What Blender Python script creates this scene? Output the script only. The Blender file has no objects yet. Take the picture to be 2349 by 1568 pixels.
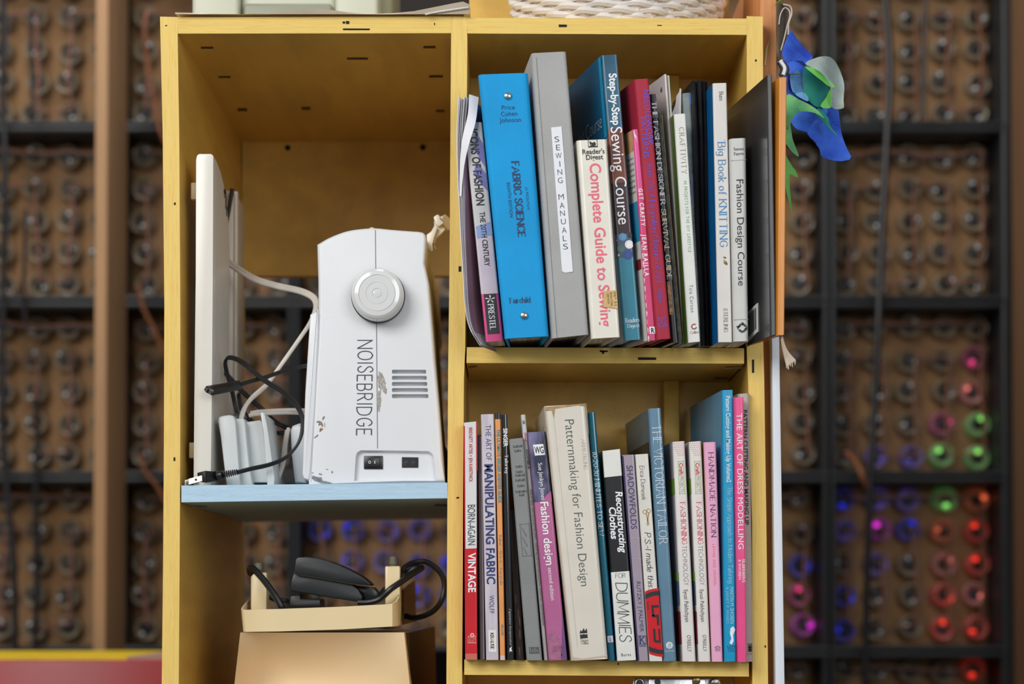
import bpy, bmesh, math, random
from mathutils import Vector, Matrix
random.seed(7)
R = math.radians
SC = bpy.context.scene
COL = SC.collection

# ---------------------------------------------------------------- camera
FPX, CX, CY, TH, D, ZC, SH = 5030.0, 1174.5, 784.0, R(1.36), 2.35, 1.30, 487.0
cam_d = bpy.data.cameras.new('camera')
cam = bpy.data.objects.new('camera', cam_d)
COL.objects.link(cam)
cam.location = (0, -D, ZC)
cam.rotation_euler = (R(90) + TH, 0, 0)
cam_d.sensor_fit = 'HORIZONTAL'
cam_d.sensor_width = 36.0
cam_d.lens = FPX / 2349 * 36.0
cam_d.shift_y = SH / 2349
cam_d.clip_start = 0.05
cam_d.dof.use_dof = True
cam_d.dof.focus_distance = 2.335
cam_d.dof.aperture_fstop = 3.8
SC.camera = cam

# ---------------------------------------------------------------- world, lights, exposure
W = bpy.data.worlds.new('world')
SC.world = W
W.use_nodes = True
W.node_tree.nodes['Background'].inputs[0].default_value = (0.93, 0.96, 1.0, 1)
W.node_tree.nodes['Background'].inputs[1].default_value = 0.22


def area(name, loc, target, sx, sy, power, col):
    l = bpy.data.lights.new(name, 'AREA')
    l.shape = 'RECTANGLE'
    l.size, l.size_y, l.energy, l.color = sx, sy, power, col
    o = bpy.data.objects.new(name, l)
    COL.objects.link(o)
    o.location = loc
    o.rotation_euler = (Vector(target) - Vector(loc)).to_track_quat('-Z', 'Y').to_euler()
    return o


area('window_light', (-1.7, -2.9, 2.9), (0.0, 0.0, 1.6), 1.8, 1.5, 62, (1.0, 0.985, 0.96))
area('window_light', (1.3, -3.2, 2.3), (0.0, 0.0, 1.5), 1.4, 1.4, 24, (0.95, 0.98, 1.0))
area('overhead_fill', (-0.9, 0.75, 3.5), (-0.3, 1.9, 1.5), 2.6, 0.9, 27, (1.0, 0.97, 0.93))  # area light added overhead to brighten the crate wall
SC.view_settings.view_transform = 'Standard'
SC.view_settings.look = 'None'
SC.view_settings.exposure = 0.40
SC.view_settings.gamma = 1.0
SC.view_settings.use_curve_mapping = False


# ---------------------------------------------------------------- pixels of the 2349 x 1568 frame to world points
def ray(px, py):
    u, v = (px - CX) / FPX, (CY + SH - py) / FPX
    return Vector((u, math.cos(TH) - v * math.sin(TH), math.sin(TH) + v * math.cos(TH)))


def P(px, py, Y=0.0):
    d = ray(px, py)
    t = (Y + D) / d.y
    return Vector((d.x * t, Y, ZC + d.z * t))


def PZ(px, py, z):
    d = ray(px, py)
    t = (z - ZC) / d.z
    return Vector((d.x * t, -D + d.y * t, z))


def mpp(Y):
    return (Y + D) / FPX


# ---------------------------------------------------------------- materials
def lin(c):
    return tuple(((x / 255) / 12.92 if x / 255 <= 0.04045 else ((x / 255 + 0.055) / 1.055) ** 2.4) for x in c)


MATS = {}


def mat(key, rgb=None, rough=0.5, var=0.10, scale=40, bump=0.0, bscale=200, metal=0.0, spec=0.5, emit=None, estr=0.0,
        trans=0.0, rgb2=None, stretch=(1, 1, 1), alpha=1.0, coat=0.0, detail=4, lo=0.35, hi=0.65):
    if key in MATS:
        return MATS[key]
    m = bpy.data.materials.new(key)
    MATS[key] = m
    m.use_nodes = True
    nt = m.node_tree
    b = nt.nodes['Principled BSDF']
    c = lin(rgb)
    b.inputs['Roughness'].default_value = rough
    b.inputs['Metallic'].default_value = metal
    b.inputs['Specular IOR Level'].default_value = spec
    b.inputs['Coat Weight'].default_value = coat
    b.inputs['Coat Roughness'].default_value = 0.08
    b.inputs['Transmission Weight'].default_value = trans
    b.inputs['Alpha'].default_value = alpha
    tc = nt.nodes.new('ShaderNodeTexCoord')
    mp = nt.nodes.new('ShaderNodeMapping')
    mp.inputs['Scale'].default_value = stretch
    nt.links.new(tc.outputs['Object'], mp.inputs[0])
    nz = nt.nodes.new('ShaderNodeTexNoise')
    nz.inputs['Scale'].default_value = scale
    nz.inputs['Detail'].default_value = detail
    nt.links.new(mp.outputs[0], nz.inputs['Vector'])
    rp = nt.nodes.new('ShaderNodeValToRGB')
    rp.color_ramp.elements[0].position = lo
    rp.color_ramp.elements[1].position = hi
    c2 = lin(rgb2) if rgb2 else tuple(min(1, x * (1 + var)) for x in c)
    c1 = c if rgb2 else tuple(x * (1 - var) for x in c)
    rp.color_ramp.elements[0].color = (*c1, 1)
    rp.color_ramp.elements[1].color = (*c2, 1)
    nt.links.new(nz.outputs['Fac'], rp.inputs[0])
    nt.links.new(rp.outputs[0], b.inputs['Base Color'])
    if bump:
        n2 = nt.nodes.new('ShaderNodeTexNoise')
        n2.inputs['Scale'].default_value = bscale
        n2.inputs['Detail'].default_value = 5
        nt.links.new(mp.outputs[0], n2.inputs['Vector'])
        bp = nt.nodes.new('ShaderNodeBump')
        bp.inputs['Strength'].default_value = bump
        bp.inputs['Distance'].default_value = 0.002
        nt.links.new(n2.outputs['Fac'], bp.inputs['Height'])
        nt.links.new(bp.outputs[0], b.inputs['Normal'])
    if emit:
        b.inputs['Emission Color'].default_value = (*lin(emit), 1)
        b.inputs['Emission Strength'].default_value = estr
    return m


def wood_paint(key, base, grain, pale, stretch, rough=0.55):
    """painted plywood: paint with streaks of bare grain and thin pale scratches, running along one axis"""
    if key in MATS:
        return MATS[key]
    m = mat(key, base, rough, 0.05, 6, 0.25, 60, stretch=stretch)
    nt = m.node_tree
    b = nt.nodes['Principled BSDF']
    mp = [n for n in nt.nodes if n.type == 'MAPPING'][0]
    src = b.inputs['Base Color'].links[0].from_socket
    for col, sc, lo, hi, amt in ((grain, 17, 0.55, 0.66, 0.8), (pale, 31, 0.56, 0.68, 0.6), ((120, 86, 40), 73, 0.70, 0.77, 0.6)):
        nz = nt.nodes.new('ShaderNodeTexNoise')
        nz.inputs['Scale'].default_value = sc
        nz.inputs['Detail'].default_value = 6
        nz.inputs['Roughness'].default_value = 0.65
        nt.links.new(mp.outputs[0], nz.inputs['Vector'])
        rp = nt.nodes.new('ShaderNodeValToRGB')
        rp.color_ramp.elements[0].position, rp.color_ramp.elements[1].position = lo, hi
        rp.color_ramp.elements[0].color = (0, 0, 0, 1)
        rp.color_ramp.elements[1].color = (amt, amt, amt, 1)
        nt.links.new(nz.outputs['Fac'], rp.inputs[0])
        mx = nt.nodes.new('ShaderNodeMix')
        mx.data_type = 'RGBA'
        nt.links.new(rp.outputs[0], mx.inputs[0])
        nt.links.new(src, mx.inputs[6])
        mx.inputs[7].default_value = (*lin(col), 1)
        src = mx.outputs[2]
    nt.links.new(src, b.inputs['Base Color'])
    return m


# ---------------------------------------------------------------- mesh builder
def catmull(pts, n=6, closed=False):
    pts = [Vector(p) for p in pts]
    if len(pts) < 3:
        return pts
    out = []
    N = len(pts)
    rng = N if closed else N - 1
    for i in range(rng):
        p0 = pts[(i - 1) % N] if (closed or i > 0) else pts[0] * 2 - pts[1]
        p1, p2 = pts[i], pts[(i + 1) % N]
        p3 = pts[(i + 2) % N] if (closed or i + 2 < N) else pts[-1] * 2 - pts[-2]
        for k in range(n):
            t = k / n
            out.append(0.5 * (2 * p1 + (p2 - p0) * t + (2 * p0 - 5 * p1 + 4 * p2 - p3) * t * t + (3 * p1 - p0 - 3 * p2 + p3) * t ** 3))
    if not closed:
        out.append(pts[-1])
    return out


class MB:
    def __init__(s):
        s.v, s.f, s.m, s.mats = [], [], [], []

    def mi(s, m):
        if m not in s.mats:
            s.mats.append(m)
        return s.mats.index(m)

    def add(s, verts, faces, m):
        o = len(s.v)
        s.v += [Vector(x) for x in verts]
        k = s.mi(m)
        for f in faces:
            s.f.append([o + i for i in f])
            s.m.append(k)

    def quad(s, a, b, c, d, m):
        s.add([a, b, c, d], [[0, 1, 2, 3]], m)

    def hexa(s, front, back, m):
        """front, back: 4 points each (tl, tr, br, bl)"""
        s.add(list(front) + list(back), [[0, 3, 2, 1], [4, 5, 6, 7], [0, 1, 5, 4], [1, 2, 6, 5], [2, 3, 7, 6], [3, 0, 4, 7]], m)

    def box(s, x0, x1, y0, y1, z0, z1, m):
        f = [(x0, y0, z1), (x1, y0, z1), (x1, y0, z0), (x0, y0, z0)]
        b = [(x0, y1, z1), (x1, y1, z1), (x1, y1, z0), (x0, y1, z0)]
        s.hexa(f, b, m)

    def board(s, L, Rr, back, m):
        """L, R: matching polylines of world points, top to bottom; back: vector to the far side"""
        n = len(L)
        back = Vector(back)
        vs = []
        for i in range(n):
            vs += [Vector(L[i]), Vector(Rr[i]), Vector(Rr[i]) + back, Vector(L[i]) + back]
        fs = [[0, 1, 2, 3], [4 * n - 1, 4 * n - 2, 4 * n - 3, 4 * n - 4]]
        for i in range(n - 1):
            a, b = 4 * i, 4 * i + 4
            for k in range(4):
                k2 = (k + 1) % 4
                fs.append([a + k, b + k, b + k2, a + k2])
        s.add(vs, fs, m)

    def prism(s, pts, back, m, m2=None):
        n = len(pts)
        back = Vector(back)
        vs = [Vector(p) for p in pts] + [Vector(p) + back for p in pts]
        s.add(vs, [list(range(n)), list(range(2 * n - 1, n - 1, -1))] + [[i, i + n, (i + 1) % n + n, (i + 1) % n] for i in range(n)], m)

    def tube(s, pts, r, m, n=8, flat=1.0, smooth=6, side=None, cap=True):
        pts = catmull(pts, smooth) if smooth else [Vector(p) for p in pts]
        N = len(pts)
        rr = r if isinstance(r, (list, tuple)) else None
        vs, fs = [], []
        ref = Vector(side) if side else Vector((0, 1, 0))
        for i, p in enumerate(pts):
            t = (pts[min(i + 1, N - 1)] - pts[max(i - 1, 0)]).normalized()
            a = ref - t * ref.dot(t)
            if a.length < 1e-4:
                a = Vector((1, 0, 0)) - t * t.x
            a.normalize()
            b = t.cross(a)
            q = r if rr is None else rr[0] + (rr[1] - rr[0]) * i / (N - 1)
            for k in range(n):
                an = 2 * math.pi * k / n
                vs.append(p + a * (q * flat * math.cos(an)) + b * (q * math.sin(an)))
        for i in range(N - 1):
            for k in range(n):
                k2 = (k + 1) % n
                fs.append([i * n + k, i * n + k2, (i + 1) * n + k2, (i + 1) * n + k])
        if cap:
            fs.append(list(range(n - 1, -1, -1)))
            fs.append([(N - 1) * n + k for k in range(n)])
        s.add(vs, fs, m)

    def lathe(s, c, axis, prof, m, n=32, cap=True, ms=None):
        """prof: list of (radius, distance along axis)"""
        axis = Vector(axis).normalized()
        a = axis.orthogonal().normalized()
        b = axis.cross(a)
        c = Vector(c)
        vs = []
        for r, h in prof:
            for k in range(n):
                an = 2 * math.pi * k / n
                vs.append(c + axis * h + a * (r * math.cos(an)) + b * (r * math.sin(an)))
        o = len(s.v)
        s.v += vs
        for i in range(len(prof) - 1):
            mm = s.mi(ms[i] if ms else m)
            for k in range(n):
                k2 = (k + 1) % n
                s.f.append([o + i * n + k, o + i * n + k2, o + (i + 1) * n + k2, o + (i + 1) * n + k])
                s.m.append(mm)
        if cap:
            s.f.append([o + k for k in range(n - 1, -1, -1)])
            s.m.append(s.mi(ms[0] if ms else m))
            s.f.append([o + (len(prof) - 1) * n + k for k in range(n)])
            s.m.append(s.mi(ms[-1] if ms else m))

    def sheet(s, pts, m, dfun, cuts=3, thick=0.0008):
        """outline of world points filled, refined and pushed along Y by dfun(x, z); given thickness"""
        bm = bmesh.new()
        vs = [bm.verts.new(p) for p in pts]
        bm.faces.new(vs)
        bmesh.ops.triangulate(bm, faces=bm.faces[:])
        for _ in range(cuts):
            bmesh.ops.subdivide_edges(bm, edges=bm.edges[:], cuts=1)
            bmesh.ops.triangulate(bm, faces=bm.faces[:])
        for v in bm.verts:
            v.co.y += dfun(v.co.x, v.co.z)
        bmesh.ops.recalc_face_normals(bm, faces=bm.faces[:])
        bm.verts.index_update()
        n = len(bm.verts)
        th = Vector((0, thick, 0))
        vs = [v.co.copy() for v in bm.verts]
        fs = [[v.index for v in f.verts] for f in bm.faces]
        fs += [[i + n for i in reversed(f)] for f in fs]
        for e in bm.edges:
            if len(e.link_faces) == 1:
                a, b = e.verts[0].index, e.verts[1].index
                fs.append([a, b, b + n, a + n])
        s.add(vs + [v + th for v in vs], fs, m)
        bm.free()

    def build(s, name, parent=None, bevel=0.0, seg=2, angle=35, smooth=True, recalc=True):
        me = bpy.data.meshes.new(name)
        off = parent.matrix_world_loc if hasattr(parent, 'matrix_world_loc') else (WL[parent] if parent else Vector((0, 0, 0)))
        me.from_pydata([v - off for v in s.v], [], s.f)
        for m in s.mats:
            me.materials.append(m)
        me.polygons.foreach_set('material_index', s.m)
        bm = bmesh.new()
        bm.from_mesh(me)
        if recalc:
            bmesh.ops.recalc_face_normals(bm, faces=bm.faces[:])
        if bevel:
            ed = [e for e in bm.edges if len(e.link_faces) == 2 and e.calc_face_angle(0) > R(30)]
            bmesh.ops.bevel(bm, geom=ed, offset=bevel, segments=seg, affect='EDGES', profile=0.5, clamp_overlap=True)
        bm.to_mesh(me)
        bm.free()
        if smooth:
            me.polygons.foreach_set('use_smooth', [True] * len(me.polygons))
            me.set_sharp_from_angle(angle=R(angle))
        o = bpy.data.objects.new(name, me)
        COL.objects.link(o)
        if parent:
            o.parent = parent
            WL[o] = off
        else:
            WL[o] = Vector((0, 0, 0))
        return o


WL = {}


def rebase(o, loc):
    """move the origin of a single-mesh thing to loc"""
    loc = Vector(loc)
    o.data.transform(Matrix.Translation(-loc))
    o.location = loc
    WL[o] = loc
    return o


def tag(o, label, cat, group=None, kind=None):
    if label:
        o['label'] = label
    if cat:
        o['category'] = cat
    if group:
        o['group'] = group
    if kind:
        o['kind'] = kind
    return o


def thing(name, loc, label, cat, group=None):
    o = bpy.data.objects.new(name, None)
    o.empty_display_size = 0.03
    COL.objects.link(o)
    o.location = loc
    WL[o] = Vector(loc)
    return tag(o, label, cat, group)


# ---------------------------------------------------------------- lettering
SANS = {}


def sans(text, bold=0.0, space=1.0):
    key = (text, bold, space)
    if key in SANS:
        return SANS[key]
    cu = bpy.data.curves.new('lettering', 'FONT')
    cu.body = text
    cu.resolution_u = 4
    cu.offset = bold
    cu.space_character = space
    cu.fill_mode = 'FRONT'
    o = bpy.data.objects.new('lettering', cu)
    COL.objects.link(o)
    me = bpy.data.meshes.new_from_object(o.evaluated_get(bpy.context.evaluated_depsgraph_get()))
    vs = [(v.co.x, v.co.y) for v in me.vertices]
    fs = [list(p.vertices) for p in me.polygons]
    bpy.data.objects.remove(o)
    bpy.data.curves.remove(cu)
    bpy.data.meshes.remove(me)
    cap = 0.70 if text != 'H' else max(y for x, y in vs)
    if text != 'H':
        sans_cap = SANS.get('cap') or max(y for x, y in sans('H', 0, 1)[0])
        SANS['cap'] = sans_cap
        x0, x1 = min(x for x, y in vs), max(x for x, y in vs)
        vs = [((x - x0) / (x1 - x0), y / sans_cap) for x, y in vs]
    SANS[key] = (vs, fs)
    return SANS[key]


GL = {
    'A': (.8, '0,0 .4,1 .8,0;.14,.35 .66,.35'), 'B': (.62, '0,0 0,1;~0,1 .4,.98 .52,.77 .4,.55 0,.53;~0,.53 .45,.5 .6,.27 .45,.02 0,0'),
    'C': (.72, '~.7,.8 .55,.97 .35,1 .1,.82 .02,.5 .1,.18 .35,0 .56,.04 .71,.22'),
    'D': (.74, '0,0 0,1;~0,1 .35,.97 .65,.8 .72,.5 .65,.2 .35,.03 0,0'), 'E': (.56, '0,0 0,1;0,1 .54,1;0,.52 .44,.52;0,0 .56,0'),
    'F': (.52, '0,0 0,1;0,1 .52,1;0,.52 .42,.52'),
    'G': (.76, '~.7,.8 .55,.97 .35,1 .1,.82 .02,.5 .1,.18 .35,0 .56,.03 .72,.2;.72,.2 .72,.46;.46,.46 .76,.46'),
    'H': (.72, '0,0 0,1;.72,0 .72,1;0,.52 .72,.52'), 'I': (.1, '.05,0 .05,1'), 'J': (.4, '~.36,1 .36,.2 .28,.02 .12,0 0,.1'),
    'K': (.66, '0,0 0,1;0,.4 .6,1;.2,.58 .66,0'), 'L': (.52, '0,1 0,0;0,0 .52,0'),
    'M': (.86, '0,0 .06,1;.06,1 .43,.12 .8,1;.8,1 .86,0'), 'N': (.74, '0,0 0,1;0,1 .74,0;.74,0 .74,1'),
    'O': (.78, '~.39,1 .1,.85 0,.5 .1,.15 .39,0 .68,.15 .78,.5 .68,.85 .39,1'),
    'P': (.58, '0,0 0,1;~0,1 .4,.98 .57,.73 .4,.48 0,.46'), 'Q': (.78, '~.39,1 .1,.85 0,.5 .1,.15 .39,0 .68,.15 .78,.5 .68,.85 .39,1;.45,.25 .8,-.1'),
    'R': (.64, '0,0 0,1;~0,1 .4,.98 .55,.75 .4,.52 0,.5;.28,.5 .64,0'),
    'S': (.56, '~.52,.82 .42,.97 .25,1 .06,.88 .05,.7 .25,.54 .45,.42 .55,.24 .45,.05 .26,0 .08,.06 0,.22'),
    'T': (.66, '.33,0 .33,1;0,1 .66,1'), 'U': (.7, '~0,1 0,.4 .06,.12 .35,0 .64,.12 .7,.4 .7,1'), 'V': (.76, '0,1 .38,0 .76,1'),
    'W': (1.06, '0,1 .28,0 .53,.9 .78,0 1.06,1'), 'X': (.7, '0,0 .68,1;0,1 .7,0'), 'Y': (.7, '0,1 .35,.48 .7,1;.35,.48 .35,0'), 'Z': (.62, '0,1 .6,1 0,0 .62,0'),
    'a': (.44, '~.04,.5 .16,.63 .34,.6 .4,.42 .4,.1 .46,0;~.4,.38 .12,.32 .02,.16 .1,.01 .26,.02 .4,.18'),
    'b': (.48, '0,1 0,0;~0,.45 .2,.64 .42,.55 .48,.32 .4,.06 .2,0 0,.14'), 'c': (.42, '~.4,.5 .26,.64 .08,.54 .01,.32 .08,.07 .25,0 .42,.12'),
    'd': (.48, '.47,1 .47,0;~.47,.45 .3,.64 .08,.55 .01,.32 .08,.06 .28,0 .47,.16'), 'e': (.44, '~.02,.34 .42,.36 .36,.56 .22,.64 .06,.52 .01,.3 .08,.06 .24,0 .42,.12'),
    'f': (.32, '~.34,.94 .22,1 .12,.88 .12,.6 .12,0;0,.62 .28,.62'),
    'g': (.46, '~.44,.5 .28,.64 .08,.55 .02,.34 .1,.12 .28,.1 .44,.25;~.44,.62 .44,.1 .4,-.2 .2,-.3 .02,-.2'),
    'h': (.46, '0,0 0,1;~0,.42 .15,.6 .32,.62 .44,.48 .45,.3 .45,0'), 'i': (.08, '.04,0 .04,.62;.02,.84 .06,.88'), 'j': (.14, '~.12,.62 .12,-.1 .02,-.28;.1,.84 .14,.88'),
    'k': (.42, '0,0 0,1;0,.25 .38,.62;.14,.38 .42,0'), 'l': (.08, '.04,0 .04,1'),
    'm': (.78, '0,0 0,.62;~0,.42 .12,.6 .26,.62 .36,.48 .37,.3 .37,0;~.37,.42 .5,.6 .64,.62 .75,.48 .76,.3 .76,0'),
    'n': (.46, '0,0 0,.62;~0,.42 .15,.6 .32,.62 .44,.48 .45,.3 .45,0'), 'o': (.48, '~.24,.64 .06,.54 0,.32 .06,.1 .24,0 .42,.1 .48,.32 .42,.54 .24,.64'),
    'p': (.48, '0,.62 0,-.3;~0,.45 .2,.64 .42,.55 .48,.32 .4,.06 .2,0 0,.14'), 'q': (.48, '.47,.62 .47,-.3;~.47,.45 .3,.64 .08,.55 .01,.32 .08,.06 .28,0 .47,.16'),
    'r': (.32, '0,0 0,.62;~0,.4 .12,.6 .32,.6'), 's': (.36, '~.33,.52 .2,.64 .05,.55 .06,.4 .28,.27 .34,.12 .22,0 .02,.1'),
    't': (.32, '~.12,.88 .12,.2 .18,.02 .32,.06;0,.62 .3,.62'), 'u': (.46, '~0,.62 0,.2 .1,0 .28,.02 .44,.2;.45,.62 .45,0'),
    'v': (.44, '0,.62 .22,0 .44,.62'), 'w': (.66, '0,.62 .17,0 .33,.55 .49,0 .66,.62'), 'x': (.42, '0,0 .4,.62;0,.62 .42,0'), 'y': (.44, '0,.62 .23,.05;.44,.62 .1,-.3'), 'z': (.4, '0,.62 .38,.62 0,0 .4,0'),
    '0': (.5, '~.25,1 .05,.8 0,.5 .05,.2 .25,0 .45,.2 .5,.5 .45,.8 .25,1'), '1': (.24, '0,.8 .16,1 .16,0'), '2': (.5, '~.02,.75 .12,.97 .3,1 .46,.85 .42,.6 0,0;0,0 .5,0'),
    '3': (.48, '~.04,.85 .2,1 .42,.9 .4,.64 .2,.54;~.2,.54 .44,.44 .46,.16 .22,0 0,.14'), '.': (.08, '.02,0 .06,.05'), ',': (.08, '.06,.06 .02,-.12'), '-': (.3, '0,.4 .3,.4'), "'": (.06, '.03,1 .03,.8'),
    ':': (.08, '.02,0 .06,.05;.02,.5 .06,.55'), '&': (.7, '~.68,.4 .5,.1 .25,0 .05,.12 .08,.35 .42,.68 .42,.92 .25,1 .12,.85 .2,.62 .68,0'), '|': (.08, '.04,-.2 .04,1.1'), '+': (.5, '0,.4 .5,.4;.25,.15 .25,.65'), '*': (.2, '~.1,.55 .0,.45 .1,.35 .2,.45 .1,.55'),
}


def strokes(text, thick=0.12, thin=0.05, serif=True, slant=0.0, gap=0.22, wob=0.0):
    """pen lettering: ribbons along each letter's strokes, heavier where the pen runs up and down"""
    key = (text, thick, thin, serif, slant, gap, wob)
    if key in SANS:
        return SANS[key]
    rnd = random.Random(hash(len(text)) + 3)
    vs, fs = [], []
    x = 0.0
    for ch in text:
        if ch == ' ':
            x += 0.42
            continue
        w, spec = GL.get(ch, GL['-'])
        dy = rnd.uniform(-wob, wob)
        for st in spec.split(';'):
            sm = st.startswith('~')
            pts = [Vector((float(a), float(b), 0)) for a, b in (q.split(',') for q in st.lstrip('~').split())]
            ends = (pts[0], pts[-1], pts[1] - pts[0], pts[-1] - pts[-2])
            if sm:
                pts = catmull(pts, 3)
            n = len(pts)
            o = len(vs)
            lay = 1e-5 * (len(fs) % 7)
            for i, p in enumerate(pts):
                t = (pts[min(i + 1, n - 1)] - pts[max(i - 1, 0)]).normalized()
                hw = 0.5 * (thin + (thick - thin) * abs(t.y) ** 1.5)
                nn = Vector((-t.y, t.x, 0)) * hw
                ext = t * (-hw * .5 if i == 0 else (hw * .5 if i == n - 1 else 0))
                for q in (p + nn + ext, p - nn + ext):
                    vs.append((x + q.x + slant * q.y, q.y + dy, lay))
            fs += [[o + 2 * i, o + 2 * i + 1, o + 2 * i + 3, o + 2 * i + 2] for i in range(n - 1)]
            if serif:
                for p, dr in ((ends[0], ends[2]), (ends[1], ends[3])):
                    if abs(dr.y) > 0.5 * dr.length and (abs(p.y) < .02 or abs(p.y - 1) < .02 or abs(p.y - .62) < .02 or abs(p.y + .3) < .02):
                        o = len(vs)
                        h = thin * (1 if p.y < .3 else -1)
                        for qx, qy in ((-.13, 0), (.13, 0), (.13, h), (-.13, h)):
                            vs.append((x + p.x + qx + slant * p.y, p.y + qy + dy, lay + 3e-6))
                        fs.append([o, o + 1, o + 2, o + 3])
        x += w + gap
    x0, x1 = min(q[0] for q in vs), max(q[0] for q in vs)
    vs = [((q[0] - x0) / (x1 - x0), q[1], q[2]) for q in vs]
    SANS[key] = (vs, fs)
    return SANS[key]


FONTS = {
    'sans': lambda t: sans(t), 'bold': lambda t: sans(t, 0.014), 'heavy': lambda t: sans(t, 0.024), 'light': lambda t: sans(t, -0.010),
    'wide': lambda t: sans(t, 0.0, 1.3), 'widebold': lambda t: sans(t, 0.018, 1.3),
    'serif': lambda t: strokes(t), 'serifwide': lambda t: strokes(t, gap=.42), 'serifbold': lambda t: strokes(t, .19, .07, gap=.2), 'serifthin': lambda t: strokes(t, .08, .035),
    'slab': lambda t: strokes(t, .23, .11, gap=.2), 'hand': lambda t: strokes(t, .09, .075, False, .12, .16, .05), 'script': lambda t: strokes(t, .10, .035, False, .3, .10),
    'marker': lambda t: strokes(t, .055, .05, False, .03, .26, .03), 'handthin': lambda t: strokes(t, .07, .06, False, .1, .14, .06),
}


# ---------------------------------------------------------------- shelf heights (slightly sloped, as measured)
def line_z(x0, y0, x1, y1):
    a, b = P(x0, y0), P(x1, y1)
    return lambda x: a.z + (b.z - a.z) * (x - a.x) / (b.x - a.x)


Z_MID = line_z(1072, 796, 1707, 798)
Z_LOW = line_z(1065, 1512, 1718, 1517)
Z_BLUE = line_z(416, 1113, 1027, 1106.5)


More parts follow.
